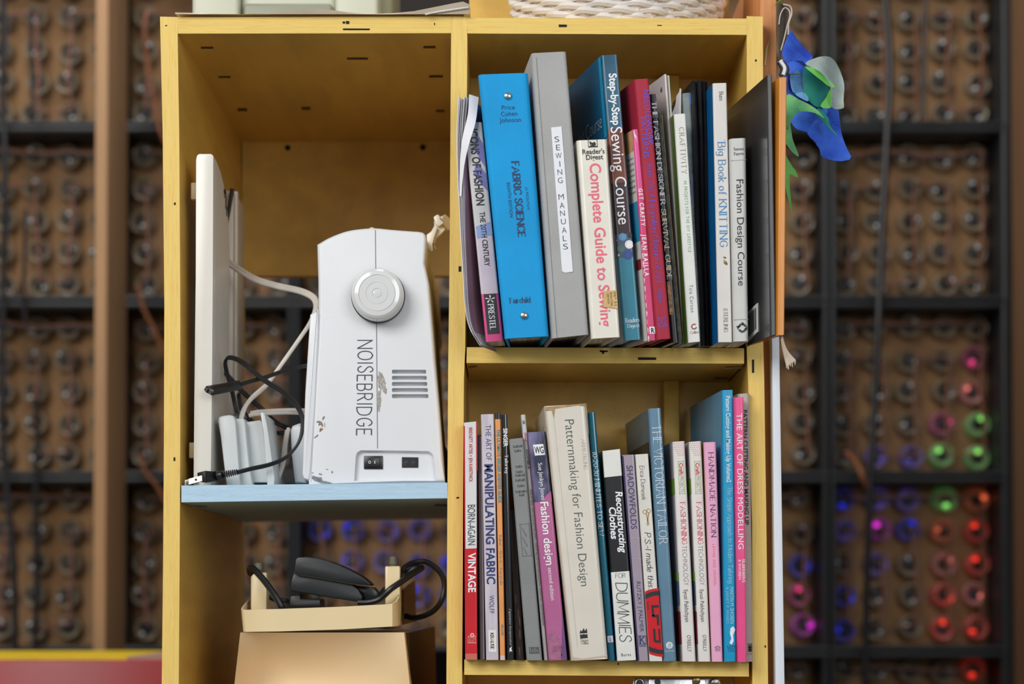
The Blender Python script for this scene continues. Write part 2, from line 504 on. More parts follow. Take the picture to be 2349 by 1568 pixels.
class Book:
    """A bound volume: cover (spine and two boards, with its lettering) and page block.
    q: the four spine corners (tl, tr, bl, br); prot: how far the spine stands out of the shelf."""

    def __init__(s, name, label, cat, group, q, prot, depth, yaw, zf, main, spine=None, side=None, pages='pages', hard=False, bulge=0.001,
                 rad=0.002, zones=(), sidezones=(), taper=1.0, keep='left', thick=None, over=None, rise=0.0):
        s.q = q
        tl, tr, bl, br = q
        if prot is None:                                   # stands on the shelf: solve for the distance
            lo, hi = -0.25, 0.1
            pm = ((bl[0] + br[0]) / 2, (bl[1] + br[1]) / 2)
            for _ in range(40):
                mid = (lo + hi) / 2
                p = P(*pm, mid)
                if p.z < zf(p.x):
                    hi = mid
                else:
                    lo = mid
            # z falls as the plane comes nearer for points above the horizon
            best = min((abs(P(*pm, y).z - zf(P(*pm, y).x)), y) for y in [i * .002 - .16 for i in range(100)])
            prot = -best[1]
        s.prot = prot
        Y = -prot
        s.w = [P(*c, Y) for c in (tl, tr, bl, br)]
        dz = min(s.w[2].z - zf(s.w[2].x), s.w[3].z - zf(s.w[3].x)) - rise - 0.0003
        for k in (2, 3):
            s.w[k].z -= dz
        s.dv = Vector((-math.sin(R(yaw)), math.cos(R(yaw)), 0))
        s.depth, s.bulge, s.taper, s.keep = depth, bulge, taper, keep
        s.W = (s.w[3] - s.w[2]).length
        loc = (s.w[2] + s.w[3]) / 2
        s.root = thing(name, loc, label, cat, group)
        s.mb = MB()
        s.hard = hard
        s.spec = (main, spine, side, pages, rad, zones, sidezones, thick, over)

    def finish(s):
        main, spine, side, pages, rad, zones, sidezones, thick, over = s.spec
        hard, depth = s.hard, s.depth
        t = thick or (0.0026 if hard else 0.0007)
        ov = over if over is not None else (0.003 if hard else 0.0)
        s.main = main
        W_ = s.W
        rad = min(rad, W_ * 0.4)
        # cover cross-section: (u, depth) outer and inner, from far left round the spine to far right
        outer, inner = [(0, depth)], [(t / W_, depth)]
        for k in range(5):
            a = math.pi / 2 * k / 4
            outer.append(((rad - rad * math.cos(a)) / W_, rad - rad * math.sin(a)))
            inner.append((max(t, rad * .8) / W_ if 0 < k else t / W_, max(t, rad)))
        nb = 6
        for k in range(1, nb):
            u = (rad / W_) + (1 - 2 * rad / W_) * k / nb
            outer.append((u, 0))
            inner.append((min(max(u, t / W_), 1 - t / W_), max(t, rad)))
        for k in range(5):
            a = math.pi / 2 * (1 - k / 4)
            outer.append((1 - (rad - rad * math.cos(a)) / W_, rad - rad * math.sin(a)))
            inner.append((1 - (max(t, rad * .8) / W_ if k < 4 else t / W_), max(t, rad)))
        outer.append((1, depth))
        inner.append((1 - t / W_, depth))
        cuts = sorted({0.0, 1.0} | {min(1, max(0, s.vy(y))) for z in list(zones) + list(sidezones) for y in z[:2]})
        n = len(outer)
        mb = s.mb
        spine = spine or main
        side = side or main
        for a, b in zip(cuts[:-1], cuts[1:]):
            if b - a < 1e-5:
                continue
            c = (a + b) / 2

            def pick(zs, d):
                for z in zs:
                    y0, y1 = s.vy(z[0]), s.vy(z[1])
                    if min(y0, y1) <= c <= max(y0, y1):
                        return z[2]
                return d
            ms, ml = pick(zones, spine), pick(sidezones, side)
            for i in range(n - 1):
                (u0, d0), (u1, d1) = outer[i], outer[i + 1]
                mm = ml if i == 0 else (main if i == n - 2 else ms)
                mb.quad(s.pt(u0, a, d0), s.pt(u1, a, d1), s.pt(u1, b, d1), s.pt(u0, b, d0), mm)
                (u0, d0), (u1, d1) = inner[i], inner[i + 1]
                mb.quad(s.pt(u1, a, d1), s.pt(u0, a, d0), s.pt(u0, b, d0), s.pt(u1, b, d1), main)
            for i in (0, n - 1):
                mb.quad(s.pt(*outer[i][:1], a, depth), s.pt(outer[i][0], b, depth), s.pt(inner[i][0], b, depth), s.pt(inner[i][0], a, depth), main)
        for v in (0, 1):
            for i in range(n - 1):
                mb.quad(s.pt(outer[i][0], v, outer[i][1]), s.pt(outer[i + 1][0], v, outer[i + 1][1]), s.pt(inner[i + 1][0], v, inner[i + 1][1]),
                        s.pt(inner[i][0], v, inner[i][1]), main)
        # page block
        if pages:
            H = (s.w[0] - s.w[2]).length
            e = ov / H + 0.0006
            p = MB()
            tt = t / W_ + 0.02
            d0 = max(t, rad) + 0.0008
            d1 = depth - ov - 0.001
            f = [s.pt(tt, 1 - e, d0), s.pt(1 - tt, 1 - e, d0), s.pt(1 - tt, e, d0), s.pt(tt, e, d0)]
            bk = [s.pt(tt, 1 - e, d1), s.pt(1 - tt, 1 - e, d1), s.pt(1 - tt, e, d1), s.pt(tt, e, d1)]
            p.hexa(f, bk, MATS[pages])
            s.pages = p

    def vy(s, y):
        y0, y1 = (s.q[2][1] + s.q[3][1]) / 2, (s.q[0][1] + s.q[1][1]) / 2
        return (y0 - y) / (y0 - y1)

    def pt(s, u, v, d=0.0):
        if d > 0 and s.taper != 1.0:
            k = 1 - (1 - s.taper) * d / s.depth
            piv = {'left': 0.0, 'right': 1.0, 'mid': 0.5}[s.keep]
            u = piv + (u - piv) * k
        a = s.w[2].lerp(s.w[3], u)
        b = s.w[0].lerp(s.w[1], u)
        p = a.lerp(b, v) + s.dv * d
        return p

    def sp(s, u, y, e=0.0004):
        return s.pt(u, s.vy(y), -e)

    # -- lettering and marks on the spine, given in the photograph's rows
    def down(s, text, y0, y1, u, cap, m, font='sans', shear=0.0, e=0.0004, up=False):
        vs, fs = FONTS[font](text)
        wpx = abs(s.q[1][0] - s.q[0][0])
        k = cap / wpx
        out = []
        for q in vs:
            x, y = q[:2]
            xx = x * (y1 - y0) + (y * shear * cap)
            out.append(s.sp(u + (y - 0.5) * k, y0 + xx, e + (q[2] if len(q) > 2 else 0)))
        s.mb.add(out, fs, m)

    def across(s, text, u, y, width, cap, m, font='sans', e=0.0004):
        """upright line: centre u, baseline row y, width and cap height in pixels"""
        vs, fs = FONTS[font](text)
        wpx = abs(s.q[1][0] - s.q[0][0])
        s.mb.add([s.sp(u + (q[0] - 0.5) * width / wpx, y - q[1] * cap, e + (q[2] if len(q) > 2 else 0)) for q in vs], fs, m)

    def patch(s, u0, u1, y0, y1, m, e=0.00025):
        s.mb.quad(s.sp(u0, y1, e), s.sp(u1, y1, e), s.sp(u1, y0, e), s.sp(u0, y0, e), m)

    def poly(s, pts, m, e=0.0003):
        s.mb.add([s.sp(u, y, e) for u, y in pts], [list(range(len(pts)))], m)

    def frame(s, u0, u1, y0, y1, tpx, m, e=0.0003):
        wpx = abs(s.q[1][0] - s.q[0][0])
        t = tpx / wpx
        s.patch(u0, u1, y0, y0 + tpx, m, e)
        s.patch(u0, u1, y1 - tpx, y1, m, e)
        s.patch(u0, u0 + t, y0, y1, m, e)
        s.patch(u1 - t, u1, y0, y1, m, e)

    def disc(s, u, y, r, m, e=0.0003, r2=0, n=24, a0=0, a1=360):
        wpx = abs(s.q[1][0] - s.q[0][0])
        angs = [R(a0 + (a1 - a0) * k / n) for k in range(n + 1)]
        cl = lambda q: min(.96, max(.03, q))
        o = [s.sp(cl(u + r * math.cos(a) / wpx), y - r * math.sin(a), e) for a in angs]
        i = [s.sp(cl(u + r2 * math.cos(a) / wpx), y - r2 * math.sin(a), e) for a in angs]
        s.mb.add(o + i, [[k, k + 1, n + 2 + k, n + 1 + k] for k in range(n)], m)

    def sidetext(s, text, d0, d1, y, cap, m, font='sans'):
        """lettering on the left board: d0 (far) to d1 (near), reading towards the spine"""
        vs, fs = FONTS[font](text)
        n = (s.pt(0, .5, 0) - s.pt(.1, .5, 0)).normalized() * 0.0005
        H = (s.q[2][1] - s.q[0][1])
        s.mb.add([s.pt(0, s.vy(y) + yy * cap / H, d0 + (d1 - d0) * x) + n for x, yy in vs], fs, m)

    def sidepatch(s, d0, d1, y0, y1, m, y0b=None, y1b=None):
        n = (s.pt(0, .5, 0) - s.pt(.1, .5, 0)).normalized() * 0.0003
        s.mb.quad(s.pt(0, s.vy(y1), d0) + n, s.pt(0, s.vy(y1b or y1), d1) + n, s.pt(0, s.vy(y0b or y0), d1) + n, s.pt(0, s.vy(y0), d0) + n, m)

    def xz(s, u, d, z):
        """point on the board u at depth d and height z"""
        a, b = s.pt(u, 0, d), s.pt(u, 1, d)
        return a.lerp(b, (z - a.z) / (b.z - a.z)), b.z

    def clear_of(s, o):
        """narrow the far side so that the right board stays clear of the next book's left board"""
        need = 1.0
        front = 0.0
        ztop = min(s.w[1].z, o.w[0].z)
        for z in (s.w[3].z + .001, (s.w[3].z + ztop) / 2, ztop):
            for k in range(0, 21):
                d = s.depth * k / 20
                p, _ = s.xz(1.0, 0, z)
                q, _ = s.xz(0.0, 0, z)
                wid = p.x - q.x
                yy = p.y + s.dv.y * d
                d2 = (yy - o.w[0].y) / o.dv.y
                if d2 < 0 or d2 > o.depth:
                    continue
                r, _ = o.xz(0.0, 0, z)
                gap = (r.x + o.dv.x * d2) - (p.x + s.dv.x * d) - .0009
                if gap < 0:
                    if k < 3:
                        front = max(front, min(-gap, wid * .05))
                    if k > 0:
                        need = min(need, 1 - (max(0, -gap - front) / wid) * (20 / k))
        if front:
            for i in (1, 3):
                s.w[i].x -= front
        return need

    def done(s, cover='cover'):
        PENDING.append(s)
        return s

    def make(s, cover='cover'):
        s.finish()
        c = s.mb.build(cover, s.root, recalc=False)
        if hasattr(s, 'pages'):
            s.pages.build('pages', s.root)
        return s


PENDING = []


def shelve():
    PENDING.sort(key=lambda q: q.w[2].x + q.w[3].x)
    for a, o in zip(PENDING[:-1], PENDING[1:]):
        k = a.clear_of(o)
        a.taper, a.keep = min(k - .03, .98), 'left'
        a.taper = max(a.taper, .14)
    for a in PENDING:
        a.make()
    PENDING.clear()


# materials shared by the books
def paper(key, rgb, rough=0.45, var=0.05, **k):
    return mat(key, rgb, rough, var, k.pop('scale', 30), **k)


def gloss(key, rgb, var=0.06, **k):
    return mat(key, rgb, 0.25, var, k.pop('scale', 25), bump=k.pop('bump', 0.06), bscale=35, **k)


pages = mat('pages', (214, 200, 176), 0.8, 0.25, 260, stretch=(1, 0.02, 0.02))
pages_white = mat('pages_white', (225, 216, 200), 0.8, 0.2, 260, stretch=(1, 0.02, 0.02))
INK = mat('ink_black', (28, 27, 30), 0.5, 0.1)
INKS = {}


def ink(rgb):
    k = 'ink_%d_%d_%d' % rgb
    return mat(k, rgb, 0.4, 0.04)


WHITE = (240, 240, 238)


# ================================================================ THE SETTING
concrete = mat('concrete', (95, 90, 84), 0.8, 0.2, 3, 0.3, 40)
dark_wall = mat('dark_wall_paint', (48, 42, 38), 0.9, 0.2, 4, 0.2, 30)
o = MB()
o.box(-4, 4, -4.5, 3.0, -0.1, 0, concrete)
tag(o.build('floor'), None, None, None, 'structure')
o = MB()
o.box(-4, 4, 2.62, 2.8, 0, 3.6, dark_wall)
tag(o.build('wall_back'), None, None, None, 'structure')

# ================================================================ BOOKCASE
YF = (238, 203, 108)
YEL_V = wood_paint('yellow_edge_upright', YF, (226, 160, 62), (206, 204, 138), (60, 60, 1.6))
YEL_H = wood_paint('yellow_edge_lengthwise', YF, (226, 160, 62), (206, 204, 138), (1.6, 60, 60))
YIN = mat('yellow_paint', (222, 180, 84), 0.42, 0.10, 5, 0.15, 40, stretch=(6, 1, 6))
BLUE_P = mat('pale_blue_paint', (178, 210, 232), 0.5, 0.05, 5, 0.3, 50, stretch=(1.5, 30, 30))
for nd in [wood_paint('blue_edge', (182, 213, 234), (205, 226, 240), (120, 150, 178), (2.2, 60, 60))]:
    pass
BLUE_E = MATS['blue_edge']
MARK = mat('black_slot', (22, 18, 14), 0.8, 0.2)
NAILM = mat('nail_stain', (70, 46, 16), 0.7, 0.3)
STEEL = mat('dull_steel', (150, 145, 135), 0.35, 0.15, 80, metal=1.0)

bc = thing('bookcase', (0.0, 0.0, 0.0), 'tall yellow painted plywood bookcase holding books and a white sewing machine', 'bookcase')


def poly_pts(lst, Y=0.0, floor=False):
    w = [P(x, y, Y) for x, y in lst]
    if floor:
        w.append(Vector((w[-1].x, Y, 0.0)))
    return w


def edged_board(name, L, Rr, depth, floor, faceM, inM, bev=0.0012, marks=()):
    mb = MB()
    mb.board(poly_pts(L, 0, floor), poly_pts(Rr, 0, floor), (0, depth, 0), inM)
    k = mb.mi(faceM)
    # the sawn front edge has its own look
    n = len(L) + (1 if floor else 0)
    for fi in range(2, len(mb.f)):
        if all(abs(mb.v[i].y) < 1e-6 for i in mb.f[fi]):
            mb.m[fi] = k
    for (x0, x1, y0, y1) in marks:
        mb.quad(P(x0, y1, -.0004), P(x1, y1 - .6, -.0004), P(x1, y0, -.0004), P(x0, y0 + .5, -.0004), MARK)
    return mb.build(name, bc, bevel=0)


DL = 0.573
lp = edged_board('side_panel', [(367, 38), (373, 300), (377, 700), (376, 1000), (374, 1300), (371, 1568)],
                 [(407, 39), (411, 300), (413.5, 700), (413.5, 1000), (412, 1300), (410, 1568)], DL, True, YEL_V, YIN,
                 marks=[(398, 402, 1048, 1057), (399, 403, 464, 470), (379, 383, 57, 60)])
edged_board('divider', [(1035, 37), (1033, 330), (1031, 620), (1028, 850), (1026, 1180), (1024, 1568)],
            [(1071, 38), (1072, 90), (1069, 500), (1067, 800), (1064, 870), (1060, 1568)], DL, True, YEL_V, YIN,
            marks=[(1052, 1058, 610, 623), (1047, 1053, 1139, 1143)])
edged_board('side_panel', [(1713, 37), (1713, 450), (1713, 798), (1716, 870), (1725, 1200), (1726, 1568)],
            [(1750, 38), (1751, 450), (1751, 790), (1753, 870), (1758, 1200), (1762, 1568)], 0.205, True, YEL_V, YIN,
            marks=[(1725, 1730, 824, 855), (1732, 1736, 136, 141), (1754, 1757, 1479, 1485)])


def flat_board(name, tl, tr, br, bl, depth, faceM, inM, marks=(), bev=0.0):
    mb = MB()
    f = [P(*tl), P(*tr), P(*br), P(*bl)]
    mb.hexa(f, [p + Vector((0, depth, 0)) for p in f], inM)
    mb.m[0] = mb.mi(faceM)
    for (x0, x1, y0, y1) in marks:
        mb.quad(P(x0, y1, -.0004), P(x1, y1, -.0004), P(x1 + .5, y0 + .4, -.0004), P(x0 - .5, y0, -.0004), MARK)
    return mb.build(name, bc)


tb = flat_board('top_board', (407.2, 39.4), (1034.8, 37.5), (1034.5, 76), (407.2, 77), DL - .02, YEL_H, YIN,
                marks=[(787, 848, 65, 69), (786, 792, 49, 54), (794, 801, 48, 55), (996, 997.5, 52, 58)])
mbn = MB()
zt = P(700, 77).z
for (x, y, w, h) in ((475, 110, 14, 2), (985, 109, 14, 2), (515, 177, 14, 2), (1000, 176, 16, 2), (556, 252, 11, 3), (702, 249, 10, 3), (1010, 255, 10, 2), (820, 135, 24, 2)):
    pts = [PZ(x - w, y - h, zt - .0004), PZ(x + w, y - h, zt - .0004), PZ(x + w, y + h, zt - .0004), PZ(x - w, y + h, zt - .0004)]
    mbn.add(pts, [[0, 1, 2, 3]], NAILM)
tm = mbn.build('nail_mark', bc, recalc=False)
flat_board('top_board', (1071.3, 41), (1712.8, 42.6), (1712.8, 80), (1071.3, 76.6), 0.2, YEL_H, YIN,
           marks=[(1282, 1300, 56, 62), (1508, 1518, 57, 59)])
flat_board('shelf', (1071, 796), (1707, 798), (1707, 833.5), (1070, 832), 0.2, YEL_H, YIN,
           marks=[(1464, 1505, 819, 825), (1376, 1394, 803, 807), (1381, 1386, 805, 811)])
flat_board('shelf', (1065, 1512), (1718, 1517), (1718, 1551), (1065, 1547), 0.2, YEL_H, YIN, marks=[(1417, 1420, 1520, 1524)])
flat_board('blue_shelf', (416, 1113), (1027.3, 1106.5), (1026.4, 1142), (416, 1151.5), 0.553, BLUE_E, BLUE_P)
# backs
mb = MB()
YB = 0.553
x0, x1 = P(410, 400).x, P(1031, 400).x
zb, zt2 = P(700, 632, YB).z, P(700, 45).z
mb.box(x0, x1, YB, YB + .02, zb, zt2, YIN)
for (x, y) in ((660, 323), (970, 322)):
    c = P(x, y + 16, YB - .0003)
    mb.lathe(c, (0, -1, 0), [(.004, 0), (.004, .001)], MARK, n=10)
mb.build('back_panel', bc)
mb = MB()
x0, x1 = P(1068, 400).x, P(1716, 400).x
mb.box(x0, x1 - .0005, 0.2, 0.212, 0.0, P(1200, 40).z + .32, YIN)
mb.build('back_panel', bc)
for (ya, yb_) in ((80, 797), (833, 1513)):
    mb = MB()
    a, b = P(1523, ya, .17), P(1562, yb_, .17)
    mb.box(a.x, b.x, .178, .2, P(1500, yb_ + 1, 0).z, P(1500, ya - 1, 0).z, YIN)
    mb.build('back_batten', bc, bevel=.003)
# staples under the boards
for (x0, y0, x1, y1) in ((438, 1161, 474, 1162), (998, 1158, 1026, 1159), (1664, 843, 1702, 842), (1076, 842, 1094, 840), (1638, 868, 1670, 867)):
    zz = P(x0, 1151 if y0 > 1000 else 833, 0).z - (.0025 if x0 < 700 else .002)
    if x0 > 700 and y0 > 1000:
        zz = P(1027, 1142).z - .002
    if y0 < 1000:
        zz = P(1707, 833.5).z - .0015
    mb = MB()
    mb.tube([PZ(x0, y0, zz), PZ(x1, y1, zz)], .0012, STEEL, 6, smooth=0)
    mb.build('staple', bc)

# plank and white batten on the far side of the bookcase
PLANK = mat('bare_fir', (206, 138, 84), 0.6, 0.12, 5, 0.2, 60, stretch=(50, 50, 1.2))
mb = MB()
L = [P(1743.5, -130, .03), P(1743.5, 40, .03), P(1751, 800, .03), P(1762, 1568, .03)]
Rr = [P(1781, -130, .03), P(1781, 40, .03), P(1783, 800, .03), P(1787, 1568, .03)]
for q in (L, Rr):
    q.append(Vector((q[-1].x, .03, 0)))
bx = Rr[0].x
mb.board(L, Rr, (0, .36, 0), PLANK)
o = mb.build('plank', bevel=.0015)
rebase(o, (bx, .2, 0))
tag(o, 'reddish bare wood plank standing upright against right side of yellow bookcase', 'plank')
WHITEP = mat('chipped_white_paint', (226, 232, 240), 0.5, 0.03, 30, 0.25, 90, stretch=(20, 20, 1))
BRN = mat('brown_batten_side', (120, 88, 58), 0.7, 0.2, 12, stretch=(20, 20, 1))
mb = MB()
L = [P(1769, 735, .0), P(1771, 800, 0), P(1779, 1568, 0)]
Rr = [P(1787, 735, .0), P(1788, 800, 0), P(1800, 1568, 0)]
for q in (L, Rr):
    dirn = (q[2] - q[1]) / (q[2].z - q[1].z)
    q.append(q[2] + dirn * (0 - q[2].z) * .0 + Vector((0, 0, -q[2].z)))
mb.board(L, Rr, (0, .028, 0), WHITEP)
o = mb.build('batten', bevel=.0008)
rebase(o, (L[-1].x, 0, 0))
tag(o, 'narrow white painted batten upright in front of the reddish plank', 'batten')


# ================================================================ UPPER SHELF OF BOOKS
GU = 'books and folders on the upper shelf'
mat('pages_grey', (150, 140, 128), 0.8, 0.25, 260, stretch=(1, 0.02, 0.02))

# loose magazines bent against the divider
mg = thing('magazine', P(1095, 793, -.03), 'bent white stapled magazines sagging between divider and the fashion icons book', 'magazine', GU)
PW = paper('magazine_paper', (226, 224, 228), 0.5, 0.05)
PG = paper('magazine_grey', (176, 168, 172), 0.5, 0.1)
PM = paper('magazine_mauve', (150, 112, 132), 0.35, 0.1)
base = [(1051, 222), (1047, 330), (1054, 500), (1061, 620), (1066, 700), (1076, 750), (1098, 789)]
top_dx = [0, 3, 8, 13, 20, 26]
mid_dx = [0, 2.2, 4.4, 6.6, 9, 11]
bot_dx = [0, 1.6, 3, 4.6, 6, 8]
for k in range(6):
    n = len(base)
    pts = []
    for i, (x, y) in enumerate(base):
        f = i / (n - 1)
        dx = top_dx[k] * max(0, 1 - f * 2.6) + mid_dx[k] * min(1, f * 2.6) * (1 - f) + bot_dx[k] * f
        pts.append((x + dx, y + (k % 3) * 2))
    w = catmull([P(x, y, -.05 + .002 * (k % 2)) for x, y in pts], 5)
    mb = MB()
    dv = Vector((.30, 1, 0)).normalized() * .07
    th = Vector((.0007, 0, 0))
    vs = []
    for p in w:
        vs += [p, p + th, p + th + dv, p + dv]
    fs = [[0, 1, 2, 3], [len(vs) - 1, len(vs) - 2, len(vs) - 3, len(vs) - 4]]
    for i in range(len(w) - 1):
        for q in range(4):
            q2 = (q + 1) % 4
            fs.append([4 * i + q, 4 * i + 4 + q, 4 * i + 4 + q2, 4 * i + q2])
    mb.add(vs, fs, (PW, PW, PG, PW, PG, PM)[k])
    mb.build('sheet', mg)
mb = MB()
A = catmull([P(1076, 216, -.048), P(1073, 262, -.052), P(1060, 320, -.054), P(1055, 380, -.052), P(1054, 450, -.05)], 5)
B = catmull([P(1098, 223, -.046), P(1091, 280, -.054), P(1076, 330, -.056), P(1065, 380, -.054), P(1058, 450, -.051)], 5)
for i in range(len(A) - 1):
    mb.quad(A[i], B[i], B[i + 1], A[i + 1], PW)
mb.build('page_corner', mg, recalc=False)

# ICONS OF FASHION
b = Book('book', 'pale grey and lavender paperback titled ICONS OF FASHION with a pink foot', 'book', GU,
         [(1064, 281), (1105, 280), (1114, 786), (1154, 783)], None, .15, -3, Z_MID, paper('icons_cover', (200, 196, 194), .4),
         zones=[(675, 790, gloss('icons_pink', (212, 72, 132))), (540, 675, gloss('icons_lavender', (190, 172, 186), rgb2=(214, 204, 210), scale=9))])
lav = mat('icons_violet', (112, 108, 166), .4, .2, 20)
b.poly([(.45, 345), (.95, 385), (.95, 330), (.6, 300)], lav)
b.poly([(.25, 400), (.95, 440), (.95, 400), (.5, 370)], lav)
b.poly([(.1, 520), (.98, 510), (.98, 540), (.1, 548)], mat('icons_blue', (130, 150, 196), .4, .2, 20))
b.down('ICONS OF FASHION', 296, 472, .48, 18, INK, 'heavy')
b.down('THE 20TH CENTURY', 487, 612, .52, 12, INK, 'bold')
b.patch(.16, .86, 676, 768, INK)
b.down('PRESTEL', 699, 758, .5, 13, ink((226, 224, 224)), 'serifbold', e=.0006)
for a in range(5):
    an = R(a * 72 + 20)
    b.poly([(.5, 688), (.5 + .26 * math.cos(an - .25), 688 - 8 * math.sin(an - .25)), (.5 + .3 * math.cos(an + .1), 688 - 10 * math.sin(an + .1))], ink((226, 224, 224)), e=.0006)
b.done()

# FABRIC SCIENCE ring binder
CB = mat('binder_cloth_blue', (0, 156, 222), .75, .08, 12, .35, 900)
b = Book('ring_binder', 'bright blue cloth ring binder lettered FABRIC SCIENCE with two steel rivets', 'binder', GU,
         [(1096, 171), (1218, 167), (1157, 780), (1266, 774)], None, .235, -3, Z_MID, CB, hard=True, rad=.006, bulge=.002, over=.006)
NAVY = ink((18, 48, 92))
for t, y in (('Price', 252), ('Cohen', 266.5), ('Johnson', 281)):
    b.across(t, .515 + (y - 252) * .0005, y, {'Price': 30, 'Cohen': 38, 'Johnson': 50}[t], 10, NAVY)
b.down('FABRIC SCIENCE', 371, 546, .555, 17, NAVY, 'slab')
b.down("J.J. PIZZUTO'S", 432, 484, .735, 5, NAVY)
b.down('EIGHTH EDITION', 420, 500, .385, 7.5, NAVY)
b.across('Fairchild', .40, 697, 54, 12, NAVY, 'serifbold')
for u, y in ((.53, 221), (.46, 727)):
    mb = MB()
    c = b.sp(u, y, .0005)
    mb.lathe(c, (0, -1, 0), [(.0041, 0), (.0041, .0006), (.0034, .0018), (.002, .0024), (.0006, .0026)], mat('chrome', (210, 205, 195), .12, .05, 20, metal=1.0), n=20)
    mb.build('rivet', b.root)
wear = ink((150, 150, 150))
b.done()

# SEWING MANUALS binder
CG = mat('binder_cloth_grey', (172, 172, 171), .7, .06, 14, .4, 900)
b = Book('ring_binder', 'tall grey cloth binder with a white strip reading SEWING MANUALS', 'binder', GU,
         [(1219, 122), (1299, 118), (1267, 781), (1351, 772)], None, .235, 5, Z_MID, CG, hard=True, rad=.004, bulge=.001, over=.006, pages='pages_grey')
b.patch(.12, .14, 130, 776, mat('binder_groove', (128, 130, 130), .7, .1))
mb = MB()
LBL = paper('label_white', (232, 234, 240), .35, .03)
us = [(.505, 294), (.82, 294), (.72, 629), (.445, 628)]
us = [(.52, 294), (.805, 294), (.555, 629), (.27, 629)]
# the strip keeps to the spine's own lean
e0 = [(.515, 294), (.80, 293), (.74, 628), (.44, 629)]


def upx(bk, x, y):
    v = bk.vy(y)
    xl = bk.q[2][0] + (bk.q[0][0] - bk.q[2][0]) * v
    xr = bk.q[3][0] + (bk.q[1][0] - bk.q[3][0]) * v
    return (x - xl) / (xr - xl)


c4 = [(1264, 294), (1288, 293), (1314, 629), (1296, 630), (1289, 626)]
mb.prism([b.sp(upx(b, x, y), y, .0009) for x, y in c4], (0, .0006, 0), LBL)
n0 = len(mb.f)
for ch, x, y in (('S', 1277, 322), ('E', 1280, 341), ('W', 1281, 360), ('I', 1284, 379), ('N', 1284, 398), ('G', 1285, 417), ('M', 1287, 455), ('A', 1289, 475), ('N', 1290, 493),
                 ('U', 1292, 512), ('A', 1294, 532), ('L', 1295, 551), ('S', 1297, 570)):
    vs, fs = sans(ch, -.012)
    wd = {'W': 14, 'M': 12, 'I': 1.6, 'L': 8, 'E': 9}.get(ch, 10.5)
    mb.add([b.sp(upx(b, x, y) + (px - .5) * wd / 82, y + 6.5 - yy * 13, .0012) for px, yy in vs], fs, INK)
mb.build('paper_label', b.root, recalc=False)
b.done()

# STEP-BY-STEP SEWING COURSE
TE = gloss('course_teal', (0, 92, 132))
b = Book('book', 'teal and brown hardback titled Step-by-Step Sewing Course, tallest beside the white guide', 'book', GU,
         [(1378, 127), (1417, 125), (1432, 783), (1471, 780)], None, .2, 12, Z_MID, TE, hard=True, rad=.003, over=.002, thick=.0022,
         zones=[(120, 296, gloss('course_slate', (30, 78, 104), rgb2=(60, 108, 132), scale=14)), (296, 420, gloss('course_rust', (122, 66, 46), rgb2=(96, 52, 42))),
                (420, 538, gloss('course_plum', (58, 40, 46))), (538, 592, mat('course_photo', (70, 84, 104), .3, .3, 50)), (592, 790, gloss('course_sea', (44, 124, 146)))],
         sidezones=[(120, 316, TE), (316, 790, paper('course_pale', (190, 200, 208)))])
LW = ink((236, 238, 240))
b.sidepatch(.000, .011, 128, 312, gloss('course_bright', (0, 150, 200)))
b.sidetext('Sewing Course', .155, .016, 284, 34, ink((160, 176, 186)), 'light')
b.down('Step-by-Step', 169, 288, .60, 17, LW, 'heavy')
b.down('Sewing Course', 292, 516, .55, 26, LW, 'sans')
for (x, y, r, c) in ((1412, 552, 12, (228, 222, 216)), (1443, 563, 16, (232, 232, 234)), (1424, 572, 12, (72, 110, 110)), (1418, 586, 11, (206, 192, 170)), (1440, 586, 11, (40, 70, 140)),
                     (1428, 545, 9, (90, 150, 190)), (1445, 542, 7, (30, 30, 40))):
    u = upx(b, x, y)
    r2 = min(r, (1 - u) * 38, u * 38) if r > 12 else min(r, max(3, u * 38), max(3, (1 - u) * 38))
    b.disc(u, y, r2, ink(c), e=.0004 + r * .00001)
    b.disc(u, y, r2 * .78, ink(tuple(int(q * .88) for q in c)), e=.0006, r2=r2 * .66)
b.across('Readers', .56, 741, 32, 10, LW, 'serif')
b.across('Digest', .60, 753, 28, 8, LW, 'serif')
b.done()

# COMPLETE GUIDE TO SEWING
CW = gloss('guide_white', (232, 227, 214), .04)
b = Book('book', 'thick cream book titled Complete Guide to Sewing with pink lettering and a tan sticker', 'book', GU,
         [(1323, 322), (1393, 319), (1357, 779), (1424, 775)], None, .2, 6, Z_MID, CW, hard=True, rad=.004, bulge=.003, over=.003)
b.frame(.36, .67, 319.5, 338, 1.2, INK)
b.poly([(.40, 324), (.46, 333), (.52, 327), (.58, 325), (.62, 330), (.60, 334), (.50, 336), (.44, 335)], INK)
b.poly([(.40, 323), (.52, 328), (.50, 332), (.43, 330)], INK)
b.patch(.38, .65, 335, 337, INK)
b.across("Reader's", .52, 353, 51, 11, INK, 'bold')
b.across('Digest', .54, 366, 39, 11, INK, 'bold')
b.down('Complete Guide to Sewing', 375, 751, .54, 25, ink((232, 104, 124)), 'bold')
mb = MB()
TAN = mat('sticker_tan', (206, 172, 112), .6, .12, 60)
c4 = [(1384, 670), (1414, 669), (1417, 712), (1384, 706)]
mb.prism([b.sp(upx(b, x, y), y, .0012) for x, y in c4], (0, .0006, 0), TAN)
for t, y0, y1, x, cap in (('BOOK STORE', 674, 705, 1402, 4), ('USED BOOK', 676, 700, 1395, 4), ('06* 51', 673, 704, 1411, 5)):
    vs, fs = sans(t)
    mb.add([b.sp(upx(b, x, 690) + (yy - .5) * cap / 68, y0 + px * (y1 - y0), .0015) for px, yy in vs], fs, ink((96, 74, 48)))
mb.build('price_sticker', b.root, recalc=False)
b.done()

